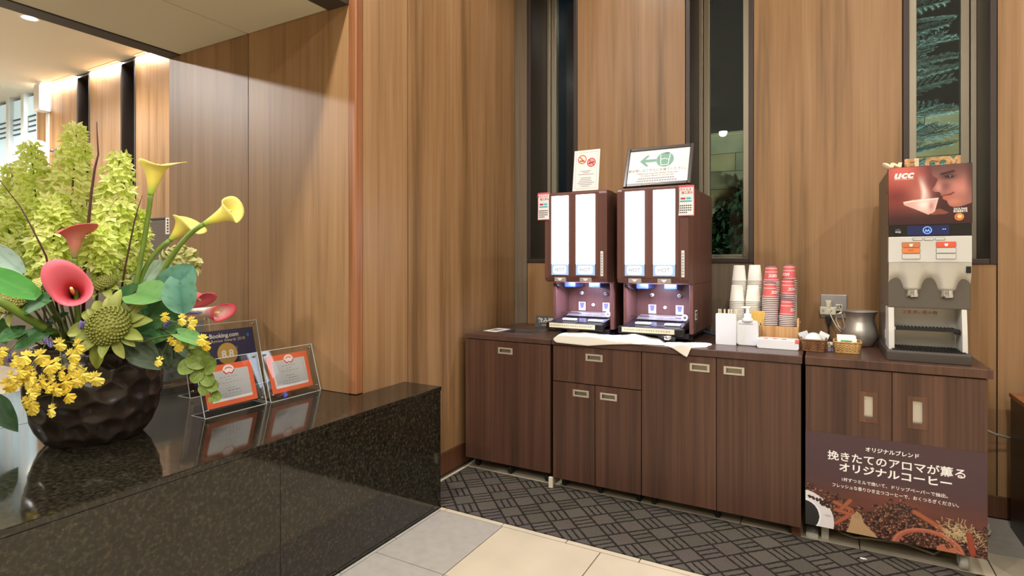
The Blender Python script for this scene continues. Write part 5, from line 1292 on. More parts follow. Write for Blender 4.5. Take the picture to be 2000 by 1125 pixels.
o = M().box(-0.04, 0.037, -0.026, 0.0, -0.021, 0.021).build('plug_adapter', IVORY, None, bevel=0.004, loc=(a.x + w_ * .29, WY - 0.0062, b.z + h_ * .31)); tag(o, 'ivory multi-plug adapter on the wall socket', 'adapter')
for k in range(2): M().box(-0.028 + 0.04 * k, -0.022 + 0.04 * k, -0.0266, -0.0261, -0.004, 0.004).build('slot', INKGREY, o)
t2 = thing('power_plug', 'ivory power plug with a pale lead hanging from the wall socket', 'plug', (a.x + w_ * .30, WY - 0.009, b.z + h_ * .66))
M().prism([(-0.015, 0.012), (0.015, 0.012), (0.010, -0.012), (0.004, -0.03), (-0.004, -0.03), (-0.010, -0.012)][::-1], -0.026, 0.0, 'xz').build('plug_body', IVORY, t2, bevel=0.003)
M().tube([(0, -0.022, -0.028), (0.004, -0.030, -0.05), (0.018, -0.030, -0.085), (0.04, -0.034, -0.13), (0.058, -0.045, -0.152)], 0.0035, 7).build('lead', CORDW, t2)
t2 = thing('black_plug', 'black power plug under the ivory adapter', 'plug', (a.x + w_ * .31, WY - 0.016, b.z - 0.002))
M().prism([(-0.016, 0.010), (0.016, 0.010), (0.014, -0.006), (0.006, -0.036), (-0.006, -0.036), (-0.014, -0.006)][::-1], -0.014, 0.010, 'xz').build('plug_body', RUBBER, t2, bevel=0.003)
M().tube([(0, -0.002, -0.034), (0.0, -0.006, -0.06), (0.004, -0.02, -0.10), (0.002, -0.03, -0.112)], 0.004, 7).build('lead', RUBBER, t2)
o = M().tube([(a.x + w_ * .70, WY - 0.012, b.z + h_ * .50), (a.x + w_ * .74, WY - 0.035, b.z + h_ * .42), (a.x + w_ * .82, WY - 0.035, b.z + h_ * .15), (a.x + w_ * .90, WY - 0.03, b.z - 0.03), (a.x + w_ * .92, WY - 0.03, b.z - 0.10)], 0.004, 7).build('aerial_lead', CORD); tag(o, 'grey lead hanging from the round outlet behind the pitcher', 'lead')
# ================================================================== acrylic award stands on the ledge
def award_stand(label, x, ya, yb, h_, lean, name='award_stand'):
    """L-shaped clear stand facing +x; returns a thing whose local x runs along the ledge, y points back, z up the leaning plate"""
    t = thing(name, label, 'award stand', (x, ya, LEDGE_Z), (0, 0, PI / 2))
    w_ = yb - ya
    pl = bpy.data.objects.new('plate', None)
    a = math.radians(lean)
    # foot plate behind, leaning front pair of plates (local frame of the leaning plate: rotate about x)
    rot = Matrix.Rotation(-a, 4, 'X')
    def leaning(m, nm, mt, bevel=0):
        o = m.build(nm, mt, t, bevel=bevel); o.matrix_local = rot; return o
    leaning(M().box(0, w_, 0, 0.003, 0, h_), 'front_plate', ACRYLIC)
    leaning(M().box(0, w_, 0.006, 0.009, 0, h_), 'rear_plate', ACRYLIC)
    ed = M(); e = 0.0022
    ed.box(0, e, -0.0004, 0.0034, 0, h_); ed.box(w_ - e, w_, -0.0004, 0.0034, 0, h_); ed.box(e, w_ - e, -0.0004, 0.0034, h_ - e, h_); ed.box(e, w_ - e, -0.0004, 0.0034, 0, e)
    leaning(ed, 'polished_edge', ACRYL_EDGE)
    M().box(0, w_, 0.0, 0.095, 0.0, 0.003).build('foot_plate', ACRYLIC, t)
    fe = M(); fe.box(0, w_, 0.093, 0.095, 0.0, 0.0035); fe.box(0, 0.002, 0, 0.095, 0.0, 0.0035); fe.box(w_ - 0.002, w_, 0, 0.095, 0.0, 0.0035); fe.build('foot_edge', ACRYL_EDGE, t)
    for sx, sz in ((0.018, 0.03), (w_ - 0.018, 0.03), (0.018, h_ - 0.018), (w_ - 0.018, h_ - 0.018)):
        leaning(M().lathe([(0.0, -0.006), (0.0035, -0.005), (0.005, -0.001), (0.005, 0.012), (0.0, 0.012)], 14, (sx, 0, sz), axis='y'), 'screw', CHROME)
    return t, w_, leaning, rot
PAPW = mat('certificate_paper', (232, 228, 226), 0.7)
def certificate(label, x, ya, yb):
    h_ = 0.235
    t, w_, lean, rot = award_stand(label, x, ya, yb, h_, 17)
    c = lean(M().box(0.022, w_ - 0.036, 0.0038, 0.0052, 0.033, h_ - 0.028), 'certificate', INKORANGE)
    i0, i1, z0, z1 = 0.045, w_ - 0.058, 0.053, h_ - 0.055
    M().prism(rrect(i0, i1, z0, z1, 0.005), 0.0030, 0.0037, 'xz').build('white_field', PAPW, c)
    cx = (i0 + i1) / 2 + 0.002; cz = z1 + 0.001
    M().prism(ell(cx, cz, 0.026, 0.021), 0.0024, 0.0031, 'xz').build('logo_disc', PAPW, c)
    n = 14; arc = [(cx + 0.017 * math.cos(PI * i / n), cz + 0.002 + 0.010 * math.sin(PI * i / n)) for i in range(n + 1)] + [(cx + 0.012 * math.cos(PI * i / n), cz + 0.002 + 0.005 * math.sin(PI * i / n)) for i in range(n, -1, -1)]
    M().prism(arc, 0.0018, 0.0024, 'xz').build('logo_arch', INKORANGE, c)
    sm_ = []
    for i in range(25):
        f_ = i / 24; sm_.append((cx - 0.026 + 0.052 * f_, cz - 0.006 - 0.010 * math.sin(PI * f_) + 0.003 * math.cos(f_ * 4 * PI)))
    M().tube([(p_[0], 0.0022, p_[1]) for p_ in sm_], 0.0022, 6).build('logo_smile', INKRED, c)
    for k, (f0, f1, m) in enumerate(((.28, .72, INKGREY), (.40, .60, INKGREY), (.22, .80, INKGREY), (0, 0, 0), (.36, .62, INKGREY), (.42, .72, INK), (.24, .76, INKGREY), (.22, .72, INKGREY), (0, 0, 0), (.40, .62, INKGREY))):
        if f1:
            for i in range(int((f1 - f0) * 34)): M().box(i0 + (i1 - i0) * (f0 + i / 34), i0 + (i1 - i0) * (f0 + (i + .72) / 34), 0.0026, 0.0030, z1 - 0.030 - 0.0118 * k, z1 - 0.0275 - 0.0118 * k).build('text_mark', m, c) if i % 3 != 2 else None
    return t
certificate('clear acrylic stand with an orange-bordered certificate, before the blue award', -2.185, 1.384, 1.674)
certificate('clear acrylic stand with an orange-bordered certificate, next to the wall corner', -2.180, 1.690, 1.978)
# blue award behind
NAVY = mat('navy_award_print', (40, 46, 92), 0.4); GOLD = mat('gold_print', (206, 166, 88), 0.4); GLOW = mat('sky_blue_print', (60, 128, 190), 0.4)
t, w_, lean, rot = award_stand('clear acrylic stand with a navy award sheet and gold score disc', -2.575, 1.56, 1.965, 0.335, 13)
c = lean(M().box(0.03, w_ - 0.028, 0.0038, 0.0052, 0.05, 0.300), 'award_sheet', NAVY)
cx = w_ * 0.55
text('Booking.com', 0.030, INKWHITE, c, (cx - 0.01, 0.0030, 0.272), bold=0.0006); text('Guest Review Awards 2018', 0.0215, mat('pale_gold_print', (220, 200, 160), 0.5), c, (cx - 0.02, 0.0030, 0.247))
M().prism(ell(cx - 0.005, 0.180, 0.054, 0.054, 40), 0.0026, 0.0037, 'xz').build('score_disc', GOLD, c); text('8.8', 0.055, INKWHITE, c, (cx - 0.005, 0.0020, 0.176), bold=0.0014)
for gx, gz, gr_ in ((w_ - 0.062, 0.262, 0.013), (cx + 0.05, 0.205, 0.008)):
    st_ = []
    for i in range(16): r_ = gr_ * (1.0 if i % 2 == 0 else 0.35); st_.append((gx + r_ * math.cos(2 * PI * i / 16), gz + r_ * math.sin(2 * PI * i / 16)))
    M().prism(st_, 0.0028, 0.0037, 'xz').build('sparkle', GLOW, c)
# grey sheet behind the vase
t, w_, lean, rot = award_stand('clear acrylic stand with a pale grey sheet, half hidden behind the flowers', -2.96, 1.42, 1.935, 0.34, 10)
c = lean(M().box(0.02, w_ - 0.03, 0.0038, 0.0052, 0.02, 0.315), 'grey_sheet', mat('grey_sheet_print', (160, 160, 158), 0.5))

# ================================================================== vase and flowers
VD = 2.05                                                       # distance of the vase axis from the eye
VC = EYEP + ray(188, 510) * VD; VC.z = LEDGE_Z
def at(px, py, d=0.0): return EYEP + ray(px, py) * (VD + d)     # measured spot at depth d behind the vase axis
VASE = mat('bronze_black_vase', (46, 37, 30), 0.3, 0.25)
t = thing('flower_vase', 'dark bronze rounded vase with hammered honeycomb dents', 'vase', VC)
prof = [(0.0, 0.140), (0.012, 0.146), (0.05, 0.168), (0.10, 0.186), (0.16, 0.198), (0.22, 0.2025), (0.27, 0.200), (0.31, 0.192), (0.335, 0.183)]
nz_, na = 76, 168; pts = []
rz_ = np.interp(np.linspace(0, 0.335, nz_), [p[0] for p in prof], [p[1] for p in prof])
rows = []
for q in range(7):
    nn = 14
    for k_ in range(nn): rows.append(((k_ + 0.5 * (q % 2) + 0.18 * math.sin(q * 3.1 + k_ * 1.7)) / nn * 2 * PI, 0.005 + q * 0.060 + 0.007 * math.sin(k_ * 2.3 + q)))
rows = np.array(rows)
for i in range(nz_):
    z = 0.335 * i / (nz_ - 1)
    for j in range(na):
        a = 2 * PI * j / na
        da = np.abs((rows[:, 0] - a + PI) % (2 * PI) - PI) * 0.19; dz = (rows[:, 1] - z) * 1.05
        d2 = np.sort(da * da + dz * dz)[0]
        r_ = rz_[i] - 0.004 + min(0.012, 7.5 * d2) * (1 if 0.006 < z < 0.325 else 0.3)
        pts.append((r_ * math.cos(a), r_ * math.sin(a), z))
vm = M(); vm.grid(pts, nz_, na, wrap=True); vm.add([(0.13 * math.cos(2 * PI * j / 40), 0.13 * math.sin(2 * PI * j / 40), 0.0) for j in range(40)], [tuple(range(39, -1, -1))])
vm.build('body', VASE, t)
M().lathe([(0.186, 0.333), (0.186, 0.339), (0.172, 0.339), (0.168, 0.30), (0.14, 0.05), (0.0, 0.04)], 60).build('rim', VASE, t)
M().lathe([(0.0, 0.30), (0.169, 0.300)], 30).build('floral_foam', mat('dark_moss', (38, 44, 24), 0.95, bump=0.6, bscale=60), t)
VTOP = LEDGE_Z + 0.30
def root(px=None, spread=0.09):
    """a point in the vase mouth where a stem starts"""
    return VC + Vector((random.uniform(-spread, spread), random.uniform(-spread, spread), 0.29))
def root_for(p):
    """stems fan out: each leaves the vase mouth on the side its head leans to"""
    h = Vector(p) - VC; h.z = 0; L_ = h.length
    return VC + (h / max(L_, 1e-6)) * min(0.145, 0.03 + 0.30 * L_) + Vector((random.uniform(-.012, .012), random.uniform(-.012, .012), 0.29))
def bez(p0, p1, p2, n=10):
    p0, p1, p2 = Vector(p0), Vector(p1), Vector(p2)
    return [p0 * (1 - k / n) ** 2 + p1 * 2 * (1 - k / n) * (k / n) + p2 * (k / n) ** 2 for k in range(n + 1)]
STEMG = mat('green_stem', (112, 138, 52), 0.5, vary=0.15, vscale=20); STEMD = mat('olive_stem', (84, 98, 44), 0.6)
TWIG = mat('dark_twig', (78, 42, 34), 0.7)
def frame_to(direction, upish=Vector((0, 0, 1))):
    """matrix whose z axis follows direction"""
    z = Vector(direction).normalized(); x = Vector(upish).cross(z)
    if x.length < 1e-4: x = Vector((1, 0, 0)).cross(z)
    x.normalize(); y = z.cross(x)
    return Matrix(((x.x, y.x, z.x), (x.y, y.y, z.y), (x.z, y.z, z.z))).to_4x4()

# ---- green flower spikes
FLOR = random_mat('lime_floret', (214, 230, 104), (250, 250, 182), 0.5, 0.45)
def floret_mesh(seed):
    r_ = np.random.default_rng(seed); m = M()
    for k in range(5):
        a = 2 * PI * k / 5 + r_.uniform(-.2, .2); L_ = r_.uniform(0.85, 1.1); ca, sa = math.cos(a), math.sin(a)
        def P(rad, side, h): return (rad * ca - side * sa, rad * sa + side * ca, h)
        m.add([P(0.05, 0, 0), P(0.45 * L_, 0.27, 0.20), P(0.5 * L_, 0, 0.10), P(0.45 * L_, -0.27, 0.20), P(1.0 * L_, 0.0, 0.42 + r_.uniform(-.15, .1))], [(0, 2, 1), (0, 3, 2), (1, 2, 4), (2, 3, 4)])
    m.add([(0.12, 0, 0.05), (-0.06, 0.10, 0.05), (-0.06, -0.10, 0.05), (0, 0, 0.38)], [(0, 1, 3), (1, 2, 3), (2, 0, 3)])
    return m.mesh('floret', FLOR)
FM = [floret_mesh(200 + k) for k in range(5)]
def spike(label, tip, foot, d, rad, n, size):
    a, b = at(*tip, d), at(*foot, d * 0.7)
    t = thing('flower_spike', label, 'flower spike', VC + Vector((0, 0, 0.29)), group='green flower spikes in the vase')
    o_ = VC + Vector((0, 0, 0.29)); rt = root_for(b) - o_
    M().tube([rt, rt * .5 + (b - o_) * 0.5, b - o_, (a + b) / 2 - o_, a - o_], [0.005, 0.005, 0.0045, 0.004, 0.002], 6).build('stem', STEMD, t)
    ax = a - b
    T = frame_to(ax)
    n = int(n * 1.6)
    for k in range(n):
        f_ = (k + 0.5) / n; r_ = rad * (0.42 + 0.75 * min(1, (1 - f_) * 2.2) ** 0.7) * (0.85 if f_ < 0.12 else 1); an = k * 2.399 + random.uniform(-.3, .3)
        rr = r_ * random.uniform(0.55, 1.0)
        out = T @ Vector((math.cos(an), math.sin(an), 0.25 + 0.6 * f_)); p = b + ax * f_ + (T @ Vector((math.cos(an), math.sin(an), 0))) * rr - o_
        put(FM[k % 5], 'floret', t, mat4=Matrix.Translation(p) @ frame_to(out) @ Matrix.Rotation(random.uniform(0, 6), 4, 'Z') @ Matrix.Scale(size * random.uniform(0.8, 1.2) * (0.7 + 0.3 * min(1, (1 - f_) * 4)), 4))
spike('tallest lime green flower spike, beside the dark upright twig', (150, 246), (128, 565), 0.10, 0.060, 110, 0.036)
spike('lime green flower spike between the dark twig and the yellow calla', (234, 300), (214, 560), 0.06, 0.055, 105, 0.035)
spike('broad yellow-green flower spike leaning over the glowing wall lamp', (60, 282), (86, 560), 0.13, 0.058, 105, 0.036)
spike('full lime green flower spike behind the upright pink calla', (98, 385), (112, 560), -0.04, 0.062, 100, 0.038)
spike('lime green flower spike at the outer side, near the far window', (8, 395), (36, 560), 0.0, 0.058, 85, 0.038)
spike('short lime green flower spike below the highest yellow calla', (274, 415), (256, 550), 0.12, 0.036, 65, 0.032)
spike('pale lime flower spike behind the thin leaning twig', (20, 325), (62, 540), 0.27, 0.052, 85, 0.036)
spike('short olive green flower spike right above the vase mouth', (193, 440), (192, 522), -0.05, 0.040, 45, 0.036)

# ---- calla lilies
def calla(label, base_px, lip_px, d0, d1, size, stem_ctrl, cols, sr=0.0085, roll=0.0, flare=1.0, openness=1.0, foot=None):
    """base_px: where the funnel starts, lip_px: where it opens towards; stem_ctrl: pixel bend of the stem"""
    b, a = at(*base_px, d0), at(*lip_px, d1)
    o_ = VC + Vector((0, 0, 0.29)); t = thing('calla_lily', label, 'calla lily', o_, group='calla lilies in the vase')
    dr = (a - b); L_ = dr.length
    c0, c1, c2 = [np.array(nlin(np.array(c))) for c in cols]
    m = M(); nu, nv = 16, 32; pts = []; colr = []
    for i in range(nu):
        u = i / (nu - 1)
        for j in range(nv):
            an = 2 * PI * j / nv; tip = 0.5 + 0.5 * math.cos(an)                # 1 at the pointed side
            r_ = size * (0.12 + 0.30 * u + openness * 0.30 * u ** 3)
            zz = u * L_ * (0.74 + 0.34 * tip ** 1.6)
            fl = flare * size * max(0.0, (u - 0.70) / 0.30) ** 2
            r_ += fl * (0.12 + 0.42 * tip ** 5); zz -= fl * (0.06 + 0.16 * tip ** 5 - 0.16 * math.cos(2 * an))
            pts.append((r_ * math.cos(an), r_ * math.sin(an) * 0.92, zz))
            w0 = min(1, u / 0.42); col = c0 * (1 - w0) + c1 * w0
            w1 = max(0, (u - 0.6) / 0.4); col = col * (1 - w1) + c2 * w1
            colr.append(col)
    m.grid(pts, nu, nv, wrap=True); m.col = np.array(colr)
    mt = Matrix.Translation(b - o_) @ frame_to(dr, UP if abs(dr.normalized().z) < .9 else R) @ Matrix.Rotation(roll, 4, 'Z')
    o = m.build('bloom', PETALS, t); o.matrix_local = mt
    s_ = o.modifiers.new('thick', 'SOLIDIFY'); s_.thickness = 0.0022
    sp_ = M().tube([(0, 0, L_ * .25), (0.002, 0, L_ * .6), (0, 0, L_ * 0.80)], [0.005, 0.006, 0.004], 8).build('spadix', mat('cream_spadix', (238, 200, 130), 0.6), t); sp_.matrix_local = mt
    ft = root_for(b)
    M().tube(bez(ft - o_, at(*stem_ctrl[:2], stem_ctrl[2]) - o_, b - o_ + dr * 0.02, 14), [sr] * 14 + [sr * 1.05], 10).build('stem', STEMG, t)
YC = ((128, 170, 62), (232, 216, 96), (240, 222, 120)); PC = ((150, 168, 90), (226, 120, 124), (232, 88, 108))
calla('tall yellow calla lily rising above the other callas', (294, 382), (312, 305), -0.02, 0.0 , 0.074, (290, 440, 0.0), YC, roll=2.6, foot=(232, 600, 0.0))
calla('yellow calla lily reaching furthest towards the panel seam', (398, 438), (466, 404), -0.11, -0.08, 0.070, (322, 474, -0.04), YC, roll=0.3, flare=0.7, openness=0.7, foot=(262, 610, 0.0))
calla('yellow calla lily with a curved stem under the longest one', (332, 470), (376, 428), 0.02, 0.05, 0.072, (258, 512, 0.02), YC, roll=-0.4, flare=0.9, foot=(236, 620, 0.0))
calla('open pink calla lily facing the room above the green bloom', (150, 585), (136, 556), -0.06, -0.22, 0.066, (150, 620, -0.06), ((180, 120, 90), (200, 70, 84), (236, 112, 126)), roll=2.2, flare=1.15, openness=1.3)
calla('upright pink calla lily in front of the lime spikes', (146, 506), (148, 436), -0.13, -0.14, 0.064, (146, 540, -0.12), ((120, 140, 64), (206, 130, 112), (226, 96, 104)), roll=1.2, flare=1.0)
calla('pink calla lily half hidden behind the blue-green leaf', (352, 560), (402, 594), 0.05, 0.07, 0.060, (310, 560, 0.05), PC, roll=0.5, flare=0.6, openness=0.8)
calla('white and crimson calla lily drooping towards the navy award', (362, 606), (446, 612), -0.06, -0.05, 0.056, (300, 606, -0.04), ((140, 168, 84), (240, 222, 212), (214, 48, 78)), roll=0.4, flare=0.35, openness=0.55)

# ---- leaves
def leaf_mesh(name, shape, c_in, c_out, vein, bend=0.25, cup=0.12):
    nu, nv = 15, 11; pts = []; colr = []
    ci, co, cv = nlin(np.array(c_in)), nlin(np.array(c_out)), nlin(np.array(vein))
    for i in range(nu):
        u = i / (nu - 1)
        if shape == 'heart': wd = 0.50 * math.sin(PI * min(1, (u + 0.10) / 1.10)) ** 0.55 * (1.0 if u < .97 else .6); off = -0.16 * (1 - u) ** 3
        elif shape == 'blade': wd = 0.13 * math.sin(PI * (0.06 + 0.93 * u)) ** 0.6; off = 0
        elif shape == 'round': wd = 0.47 * math.sqrt(max(0, 1 - (2 * u - 1) ** 2)) + 0.01; off = 0
        else: wd = 0.27 * math.sin(PI * (0.04 + 0.95 * u)) ** 0.85; off = 0
        for j in range(nv):
            v = j / (nv - 1) * 2 - 1
            x = u + off * abs(v) * 1.0; y = wd * v; z = -bend * u * u + cup * v * v * wd * 2 + 0.012 * math.sin(u * 14) * abs(v)
            pts.append((x, y, z)); k_ = abs(v); col = ci * (1 - k_) + co * k_
            if j == nv // 2 or (abs(math.sin((u * 6 - abs(v) * 1.6) * PI)) < 0.18): col = col * 0.55 + cv * 0.45
            colr.append(col)
    m = M(); m.grid(pts, nu, nv); m.col = np.array(colr); return m.mesh(name, PETALS)
LV = {'deep': leaf_mesh('leaf', 'heart', (52, 96, 52), (66, 112, 62), (96, 128, 70)), 'dark': leaf_mesh('leaf', 'oval', (44, 72, 44), (54, 84, 52), (74, 100, 64), 0.3), 'lotus': leaf_mesh('leaf', 'round', (150, 176, 146), (176, 198, 172), (98, 120, 80), 0.1, 0.22),
      'blue': leaf_mesh('leaf', 'heart', (78, 128, 110), (104, 150, 122), (56, 104, 80)), 'fresh': leaf_mesh('leaf', 'heart', (92, 136, 74), (108, 150, 86), (76, 120, 60), 0.15), 'olive': leaf_mesh('leaf', 'oval', (118, 128, 48), (148, 154, 70), (96, 104, 40)), 'blade': leaf_mesh('leaf', 'blade', (60, 128, 44), (72, 142, 54), (90, 150, 66), 0.1), 'frost': leaf_mesh('leaf', 'oval', (176, 204, 190), (190, 214, 202), (130, 170, 140), 0.1),
      'slate': leaf_mesh('leaf', 'oval', (58, 70, 52), (66, 80, 58), (86, 98, 76), 0.35)}
def leaf(label, kind, base_, tip, d0, d1, face=(0, -1, 0.5), wide=1.0, stem=True):
    """leaf from base pixel to tip pixel; face: the way its upper side looks, in (right, away, up)"""
    a, b = at(*base_, d0), at(*tip, d1); o_ = VC + Vector((0, 0, 0.29))
    x = (b - a); L_ = x.length; x.normalize(); nrm = R * face[0] + F * face[1] + UP * face[2]
    y = nrm.cross(x).normalized(); z = x.cross(y)
    t = thing('leaf_stem', label, 'leaf', o_, group='leaves of the flower arrangement')
    put(LV[kind], 'leaf_blade', t, mat4=Matrix.Translation(a - o_) @ Matrix(((x.x, y.x, z.x), (x.y, y.y, z.y), (x.z, y.z, z.z))).to_4x4() @ Matrix.Diagonal((L_, L_ * wide, L_, 1)))
    if stem:
        r0 = root_for(a) - o_; M().tube(bez(r0, (r0 + a - o_) / 2 + UP * 0.04, a - o_ + x * L_ * 0.06, 8), 0.003, 6).build('stalk', STEMD, t)
leaf('large pale round leaf with radiating veins beside the curved calla stems', 'lotus', (250, 562), (345, 552), 0.05, 0.03, (0.1, -1, 0.9))
leaf('blue-green heart leaf standing beneath the longest yellow calla', 'blue', (324, 588), (366, 520), -0.05, -0.07, (0.2, -1, 0.2), 0.85)
leaf('drooping blue-green heart leaf beside the half hidden pink calla', 'blue', (352, 548), (352, 612), -0.16, -0.19, (0.1, -1, 0.3))
leaf('fresh light green leaf under the large pale round leaf', 'fresh', (265, 572), (312, 578), -0.13, -0.18, (0, -1, 1.2))
leaf('wide dark green leaf spreading right of the green bloom', 'deep', (228, 608), (336, 628), -0.08, -0.14, (0, -1, 0.35), 0.95)
leaf('dark slate leaf behind the trailing vine', 'slate', (345, 640), (396, 704), -0.08, -0.10, (0.3, -1, 0.4), 1.1)
leaf('pale green leaf reaching over the trailing vine', 'fresh', (348, 652), (398, 668), -0.24, -0.26, (0.1, -0.8, 0.8), 0.5)
leaf('long dark green leaf lying flat above the green bloom', 'dark', (262, 595), (178, 590), -0.06, -0.12, (0, -0.6, 1), 0.55)
leaf('slate green leaf hanging over the vase rim', 'slate', (290, 640), (318, 712), -0.08, -0.14, (0.2, -1, 0.5), 1.15)
leaf('slate green leaf hanging beside the trailing vine', 'slate', (318, 640), (350, 718), -0.06, -0.12, (0.4, -1, 0.4), 1.0)
leaf('dark leaf resting on the vase shoulder under the green bloom', 'slate', (250, 660), (296, 710), -0.14, -0.20, (0.3, -1, 0.3), 1.1)
leaf('oval green leaf below the open pink calla', 'deep', (96, 584), (38, 604), -0.19, -0.22, (0, -0.9, 0.8), 0.9)
leaf('long green leaf pointing at the open pink calla', 'dark', (134, 612), (66, 640), -0.12, -0.16, (0, -0.7, 1), 1.0)
leaf('small green heart leaf between spike and open pink calla', 'deep', (92, 572), (112, 544), -0.17, -0.18, (0.1, -1, 0.2), 0.9)
leaf('rounded green leaf low over the yellow orchids', 'deep', (48, 645), (-4, 660), -0.14, -0.20, (0, -0.8, 0.8), 1.0)
leaf('green leaf just above the yellow orchid spray', 'deep', (96, 648), (24, 672), -0.14, -0.20, (0, -0.8, 0.8), 0.8)
leaf('rounded green leaf at the outer edge of the vase', 'fresh', (20, 660), (-20, 620), -0.12, -0.18, (0, -0.9, 0.5), 0.8)
leaf('broad bright green blade sweeping outwards', 'blade', (76, 580), (-50, 520), -0.20, -0.24, (0.1, -0.9, 0.6), 1.5)
leaf('pale frosted leaf behind the bright green blade', 'frost', (50, 538), (-30, 470), -0.09, -0.13, (0.3, -0.9, 0.4), 0.75)
leaf('narrow dark leaf drooping below the yellow orchids', 'dark', (-8, 770), (14, 838), -0.12, -0.18, (0.1, -1, 0.3), 0.9, stem=False)
leaf('olive leaf behind the green bloom', 'olive', (206, 588), (260, 562), -0.02, -0.03, (0, -1, 0.5), 0.8)
leaf('olive leaf beneath the blue-green leaves', 'olive', (270, 600), (345, 602), -0.03, -0.06, (0, -0.8, 0.9), 0.7)
o_ = VC + Vector((0, 0, 0.29))
t = thing('thick_stem', 'thick bare green stem slanting out over the vase rim', 'stem', o_, group=None)
M().tube([at(-30, 570, -0.30) - o_, at(20, 600, -0.24) - o_, at(60, 625, -0.18) - o_, at(100, 648, -0.12) - o_, at(140, 655, -0.02) - o_], 0.013, 10).build('stalk', STEMG, t)

# ---- green protea-like bloom, chrysanthemum balls
PROT = attr_mat('protea_bract', 0.55)
def petal_mesh(c0, c1, wide=0.22, curl=0.25):
    pts, colr = [], []; a0, a1 = nlin(np.array(c0)), nlin(np.array(c1)); nu, nv = 8, 5
    for i in range(nu):
        u = i / (nu - 1); wd = wide * math.sin(PI * (0.10 + 0.88 * u)) ** 0.8
        for j in range(nv):
            v = j / (nv - 1) * 2 - 1; pts.append((u, wd * v, curl * (u - u * u) * 1.2 + 0.10 * v * v * wd * 3)); colr.append(a0 * (1 - u) + a1 * u)
    m = M(); m.grid(pts, nu, nv); m.col = np.array(colr); return m.mesh('petal', PROT)
PT = [petal_mesh((100, 110, 38), (142, 150, 66), 0.26), petal_mesh((108, 116, 44), (156, 160, 80), 0.22), petal_mesh((170, 176, 96), (226, 222, 160), 0.24, 0.5)]
BEAD = mat('olive_bead', (128, 130, 52), 0.65); BEADY = mat('pale_yellow_bead', (214, 208, 128), 0.6)
def bloom(label, c, d, rad, disc, npet, facing, bead, rows_=(0,), name='green_bloom'):
    p = at(*c, d); o_ = p; t = thing(name, label, 'flower', o_, group='green blooms in the vase')
    T = frame_to(R * facing[0] + F * facing[1] + UP * facing[2])
    m = M(); nb = 170
    for k in range(nb):
        f_ = (k + .5) / nb; th_ = math.acos(1 - f_ * 0.95); an = k * 2.399
        q = T @ Vector((disc * math.sin(th_) * math.cos(an), disc * math.sin(th_) * math.sin(an), disc * 0.62 * math.cos(th_)))
        s_ = disc * 0.085 * random.uniform(.8, 1.25)
        m.add([q + Vector(v) * s_ for v in ((1, 0, 0), (-1, 0, 0), (0, 1, 0), (0, -1, 0), (0, 0, 1), (0, 0, -1))], [(0, 2, 4), (2, 1, 4), (1, 3, 4), (3, 0, 4), (2, 0, 5), (1, 2, 5), (3, 1, 5), (0, 3, 5)], 0, True)
    m.lathe([(disc * .95, 0.0), (disc * .8, disc * .3), (disc * .4, disc * .54), (0.0, disc * .58)], 18)
    n0 = len(m.v) - 18 * 4
    for i in range(n0, len(m.v)): m.v[i] = tuple(T @ Vector(m.v[i]))
    o = m.build('bead_disc', bead, t); o['kind'] = 'stuff'
    for rw in rows_:
        for k in range(npet):
            an = 2 * PI * (k + 0.5 * (rw > 0)) / npet + random.uniform(-.2, .2); lift = (-0.22 + 0.42 * rw) + random.uniform(-.25, .25)
            sc = (rad - disc * 0.6) * random.uniform(0.62, 1.15) * (0.75 if rw else 1.0)
            put(PT[k % 2], 'petal', t, mat4=T @ Matrix.Rotation(an, 4, 'Z') @ Matrix.Translation((disc * 0.7, 0, -0.01)) @ Matrix.Rotation(-lift, 4, 'Y') @ Matrix.Scale(sc, 4))
    M().tube(bez(Vector((0, 0, 0)) + T @ Vector((0, 0, -0.01)), T @ Vector((0, 0, -0.06)), root_for(p) - p, 8), 0.006, 7).build('stem', STEMD, t)
bloom('large green protea-like bloom over the front of the vase', (213, 636), -0.20, 0.140, 0.066, 11, (0.12, -1, 0.45), BEAD, (0, 0.7))
bloom('olive green bloom seen from the side behind the open pink calla', (202, 556), -0.06, 0.085, 0.046, 10, (-0.2, -0.5, 0.9), BEAD, (0,))
bloom('pale yellow bloom under the bright green blade', (28, 588), -0.13, 0.088, 0.050, 11, (-0.1, -0.7, 0.7), BEADY, (0,))
bloom('pale yellow bloom behind the green heart leaf', (82, 560), -0.15, 0.062, 0.036, 9, (0.1, -0.8, 0.7), BEADY, (0,))
